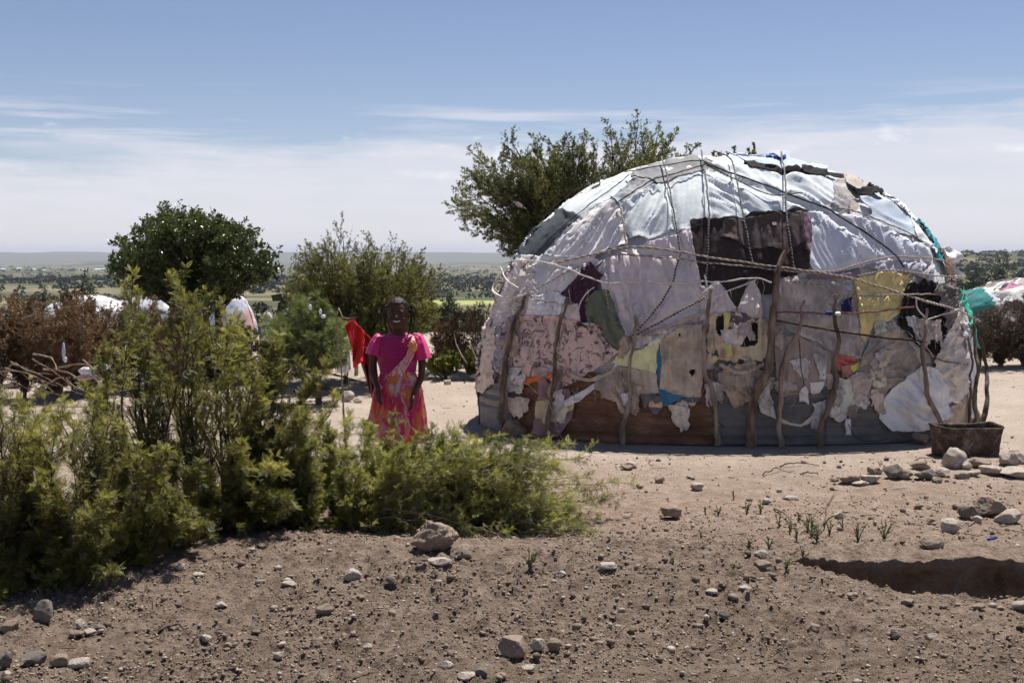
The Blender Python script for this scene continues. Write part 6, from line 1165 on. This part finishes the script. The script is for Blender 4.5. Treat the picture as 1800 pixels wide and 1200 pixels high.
stick_top('brown stick running down behind the girl', [at(622, 560, 9.3), at(634, 620, 9.3), at(656, 700, 9.3), G(660, 0, 9.4)], .018, dry_wood, 3)
for (x0, x1, y0, y1, lab, sd) in ((566, 590, 600, 650, 'pinkish-white cloth hanging under the feathery tree', 4), (596, 614, 590, 656, 'bright white cloth hanging beside a short post', 5)):
    o = sheet_grid('cloth', [at(x0, y0, 12.6), at((x0+x1)/2, y0+3, 12.6), at(x1, y0-2, 12.6)], [at(x0-4, y1-6, 12.6), at((x0+x1)/2, y1, 12.6), at(x1+3, y1-2, 12.6)], whm if sd == 4 else fabric(WHITE, .1), None, amp=.05, f=3, seed=sd, rag=.05); tag(o, lab, 'cloth')
for i, (x, y0, lab) in enumerate(((608, 610, 'pale peeled post beside the bright white cloth'), (626, 612, 'pale peeled post between the white cloth and the girl'))):
    b = gpt(x, 660); tp = at(x+1, y0, b[1]); V, F = tubes(spline([b-[0, 0, .1], (b+tp)/2, tp], 10)[None], np.full((1, 10), .035 if i == 0 else .028), 8); V = np.vstack([V, tp]); o = obj('post', np_mesh('post', V, [F, np.array([(72+j, 72+(j+1) % 8, len(V)-1) for j in range(8)])]), simple('peeled_wood', (.34, .25, .19), (.46, .36, .28), 20, .8) if i == 0 else bpy.data.materials['peeled_wood']); tag(o, lab, 'post')
# fallen branches
stick_top('curved dead branch lying right of the girl', [gpt(745, 640), gpt(757, 650)+[0, 0, .05], gpt(770, 664)+[0, 0, .04], gpt(790, 670)], .022, bark, 4)
stick_top('straight dead branch behind the curved one', [gpt(742, 634)+[0, 0, .03], gpt(760, 632)+[0, 0, .07], gpt(792, 640)+[0, 0, .02]], .018, bark_pale, 5)
stick_top('pale forked stick leaning in the dry shrub', [at(822, 640, 14.2), at(806, 615, 14.3), at(798, 590, 14.4), at(800, 580, 14.4)], .014, bark_pale, 6); stick_top('pale stick leaning right in the dry shrub', [at(838, 635, 14.2), at(826, 605, 14.3), at(815, 596, 14.4)], .012, bark_pale, 7)
stick_top('dark log lying in the shade left of the girl', [gpt(522, 696)+[0, 0, .05], gpt(560, 692)+[0, 0, .09], gpt(600, 698)+[0, 0, .05]], .06, bark, 8)
stick_top('thin grey branch lying behind the dark log', [gpt(530, 672)+[0, 0, .04], gpt(575, 668)+[0, 0, .08], gpt(640, 676)+[0, 0, .02]], .02, bark_pale, 12)
def left_sticks():
    t = thing('branch_pile', 'heap of long bare grey sticks sloping down at the left edge', 'branch pile', tuple(gpt(100, 690))); r = np.random.default_rng(5)
    for i in range(18):
        x0 = r.uniform(-30, 170); y0 = 628+r.uniform(-14, 34)+x0*.10; x1 = x0+r.uniform(40, 130); y1 = min(696, y0+r.uniform(18, 62)); Y = r.uniform(11.2, 12.2)
        a = at(x0, y0, Y+r.uniform(-.3, .3)); b = at(x1, y1, Y-.1); a[2] = min(a[2], r.uniform(.2, .75)); b[2] = max(b[2], .02); mid = (a+b)/2+np.array([r.normal(0, .05), r.normal(0, .05), r.uniform(-.06, .10)]); stick('branch', [a, mid, b], r.uniform(.005, .013), bark_pale if i % 3 else dry_wood, t, seed=i)
    for (p0, p1, p2) in (((38, 560), (70, 545), (90, 515)), ((62, 560), (62, 545), (61, 528))):
        stick('branch', [at(*p0, 12), at(*p1, 12), at(*p2, 12)], .01, bark_pale, t, seed=50)
left_sticks()
def bag(px, py, w, h, Y, col, lab, seed, cat='litter', nm='plastic_bag', **k):
    V, F = ICO[4]; V = V.copy(); o = seed*3.1; V *= (1+.38*fbm(V[:, 0]*2+o, V[:, 1]*2+o, V[:, 2]*2, o=3, s=seed)-.25*np.abs(fbm(V[:, 0]*4+o, V[:, 1]*4, V[:, 2]*4, o=2, s=seed+1)))[:, None]; s = Y/FPX; p = at(px, py, Y); V = V*np.array([w*s/2, min(w, h)*s*.4, h*s/2])
    ob = link(bpy.data.objects.new(nm, np_mesh(nm, V, F))); ob.data.materials.append(fabric(col, .1, rough=.4)); g0 = float(Hm(p[0], p[1], False)); ob.location = (p[0], p[1], p[2] if k.get('fly') else max(p[2], g0+h*s*.4)); return tag(ob, lab, cat)
for i, (px, py, w, h, col, lab) in enumerate(((150, 652, 22, 14, (.7, .7, .72), 'crumpled white plastic bag, left one under the brush'), (148, 664, 26, 12, (.62, .4, .4), 'pink and white crumpled bag in front of the left white one'), (178, 646, 24, 14, (.72, .74, .76), 'white plastic scrap right of the crumpled bag'), (168, 660, 20, 12, (.2, .23, .28), 'dark blue-grey plastic scrap among the white litter'), (222, 660, 22, 16, (.35, .37, .38), 'grey crumpled bag under the dark brush'), (233, 652, 12, 10, (.6, .62, .64), 'small pale scrap above the grey bag'), (246, 662, 24, 12, (.42, .44, .45), 'light grey bag, rightmost of the litter'), (240, 674, 34, 6, (.6, .6, .62), 'flat white sheet of plastic under the grey bags'))):
    bag(px, py, w, h, 11.9, col, lab, i+1)
bag(112, 618, 6, 32, 12.05, (.5, .52, .62), 'long white plastic strip snagged in the brown brush', 12, fly=True); bag(115, 632, 6, 9, 12.0, (.75, .75, .78), 'bright white scrap at the lower end of the snagged strip', 14, fly=True)
bag(54, 663, 8, 8, 11.6, (.5, .42, .1), 'tiny yellow scrap among the bare sticks', 13, fly=True)
for i, (x, y, w, h) in enumerate(((563, 548, 5, 10), (545, 540, 6, 10), (568, 556, 8, 7))): bag(x, y, w, h, 11.5, (.7, .72, .76), ['small white scrap caught in the top of the feathery tree', 'pale plastic shred at the left of the feathery tree', 'white shred low in the feathery tree near the stick'][i], 20+i, fly=True)
# small bird in the thorn tree
def bird():
    p = at(912, 360, 15.2); t = thing('bird', 'small pale brown bird in the thorn tree left of the hut', 'bird', tuple(p)); s = 15.2/FPX
    V, F = ell((0, 0, 0), (8*s, 4.5*s, 4.2*s), 3, np.array(Matrix.Rotation(.45, 3, 'Y'))); V2, F2 = ell((-7.5*s, 0, 4.5*s), (3.2*s, 2.8*s, 2.8*s), 3); V3, F3 = ell((9*s, 0, -5*s), (6*s, 2*s, .9*s), 2, np.array(Matrix.Rotation(.5, 3, 'Y')))
    V, F = join([(V, F), (V2, F2), (V3, F3)]); obj('body', np_mesh('body', V+p, F), simple('brown_feathers', (.22, .16, .12), (.34, .26, .20), 40, .8), t)
    for sg in (-1, 1): V, F = ell((0, sg*4*s, 1*s), (7*s, 1.0*s, 3*s), 2, np.array(Matrix.Rotation(.5, 3, 'Y'))); obj('wing', np_mesh('wing', V+p, F), simple('pale_feathers', (.36, .30, .25), (.5, .44, .38), 40, .8), t)
    V, F = ell((-11.5*s, 0, 5*s), (2*s, .7*s, .7*s), 2); obj('beak', np_mesh('beak', V+p, F), bark, t)
bird()
# seedlings
def seedlings():
    r = np.random.default_rng(11); lf = leafmat('seedling_leaves', (.05, .075, .02), (.18, .21, .07), .3); st = simple('seedling_stem', (.07, .08, .035), (.15, .14, .07), 20, .8)
    for (px, py, h, lab) in ((1262, 906, 18, 'small green seedling, leftmost on the slope'), (1290, 878, 16, 'leafy seedling high on the slope left'), (1312, 905, 26, 'two-stalked seedling left of the row'), (1337, 902, 22, 'thin upright seedling beside the two-stalked one'), (1370, 926, 24, 'bushy seedling above the crack'), (1388, 938, 24, 'thin seedling right of the bushy one'), (1404, 916, 16, 'short stalk behind the row of seedlings'), (1420, 934, 30, 'tall stalk at the left of the row of seedlings'), (1427, 944, 34, 'tallest straight stalk in the row'), (1436, 952, 30, 'leaning stalk in the front of the row'), (1458, 938, 26, 'thin stalk in the middle of the row'), (1482, 930, 28, 'dark stalk with small leaves behind the row'), (1508, 952, 34, 'largest branching seedling near the far lip of the pit'), (1554, 948, 38, 'upright seedling alone at the right of the row'), (1352, 966, 22, 'tufted seedling left of the pit'), (1316, 966, 18, 'low green tuft on the slope left of the pit'), (1381, 1004, 20, 'seedling at the left end of the pit'), (1232, 950, 16, 'single sprout far left of the seedlings'), (1412, 985, 26, 'spreading green weed hanging over the left end of the pit'), (1400, 950, 20, 'short sprout between the crack and the row'), (1184, 990, 10, 'tiny sprout on the bare slope right of the low bush'), (930, 1016, 30, 'broad green weed at the foot of the low bush'), (1290, 1000, 12, 'tiny sprout left of the pale stone by the pit'), (1240, 905, 14, 'sprout left of the first seedling')):
        b = gpt(px, py); t = thing('seedling', lab, 'seedling', tuple(b), 'seedlings on the slope'); s = b[1]/FPX; n = 3 if h < 30 else 5; wd = 1.3 if h < 12 or h > 28 else 1.0
        tips = b+np.stack([r.normal(0, .22, n)*h*s*wd, r.normal(0, .2, n)*h*s, h*s*r.uniform(.55, 1, n)], -1); tips[0] = b+[r.normal(0, .08)*h*s, 0, h*s]
        S = bez(np.repeat(b[None], n, 0)-[0, 0, .01], b+(tips-b)*[.2, .2, .4], b+(tips-b)*[.6, .6, .75], tips, 8); V, F = tubes(S, np.linspace(.0035, .0015, 8)[None].repeat(n, 0), 4); obj('stem', np_mesh('stem', V, F), st, t)
        pp, dd = leafpts(S, 12 if h > 20 else 9, .15, 1, 50); V, F, c = place(OV, pp, dd, np.full(len(pp), .014)*r.uniform(.4, 1.4, len(pp)), .4); obj('foliage', np_mesh('foliage', V, F, False, attr={'v': c}), lf, t)
seedlings()
# blue pen cap on the ground, twigs
p = gpt(1745, 949); V, F = capsule([p+[-.028, 0, .008], p+[0, .004, .008], p+[.028, .012, .008]], [.007, .007, .0055], 8, 8); o = obj('pen_cap', np_mesh('pen_cap', V, F), simple('blue_plastic', (.03, .08, .35), (.05, .12, .45), 5, .35)); tag(o, 'blue plastic pen cap lying on the soil right of the rocks', 'cap')
p = gpt(1412, 790); 
rt = np.random.default_rng(23); twm = bark
for i, (x0, y0, x1, y1, lab) in enumerate(((1370, 822, 1440, 820, 'thin twig lying in the yard before the hut'), (1460, 845, 1515, 842, 'dark twig left of the trough stones'), (1600, 818, 1640, 808, 'twig poking from behind the trough stones'), (1405, 835, 1440, 838, 'short twig in the yard left of the trough stones'), (1340, 838, 1375, 828, 'short curved twig in the yard'), (280, 1115, 330, 1108, 'twig on the bare soil under the tall bush'), (1360, 895, 1400, 935, 'thin crooked root across the slope left of the seedlings'), (1466, 905, 1440, 940, 'reddish dry stalk leaning over the seedlings'))):
    a, b = gpt(x0, y0), gpt(x1, y1); lift = .10 if i == 7 else 0; stick_top(lab, [a+[0, 0, .012+lift*1.0], (a+b)/2+[0, .02, .03+lift*.5], b+[0, 0, .012]], .006, twm, 30+i)
# haze
HAZE = True
if HAZE:
    bm = bmesh.new(); bmesh.ops.create_cube(bm, size=1); bm.transform(Matrix.Translation((0, 4600, 5)) @ Matrix.Diagonal((26000, 10000, 110, 1))); me = bpy.data.meshes.new('haze'); bm.to_mesh(me); bm.free()
    m = bpy.data.materials.new('haze'); m.use_nodes = True; N = m.node_tree.nodes; N.clear(); o_ = N.new('ShaderNodeOutputMaterial'); v_ = N.new('ShaderNodeVolumePrincipled'); v_.inputs['Color'].default_value = (.66, .73, .90, 1); v_.inputs['Density'].default_value = 0.00011; v_.inputs['Anisotropy'].default_value = .0; m.node_tree.links.new(v_.outputs[0], o_.inputs['Volume'])
    ob = link(bpy.data.objects.new('haze', me)); me.materials.append(m); ob['kind'] = 'stuff'
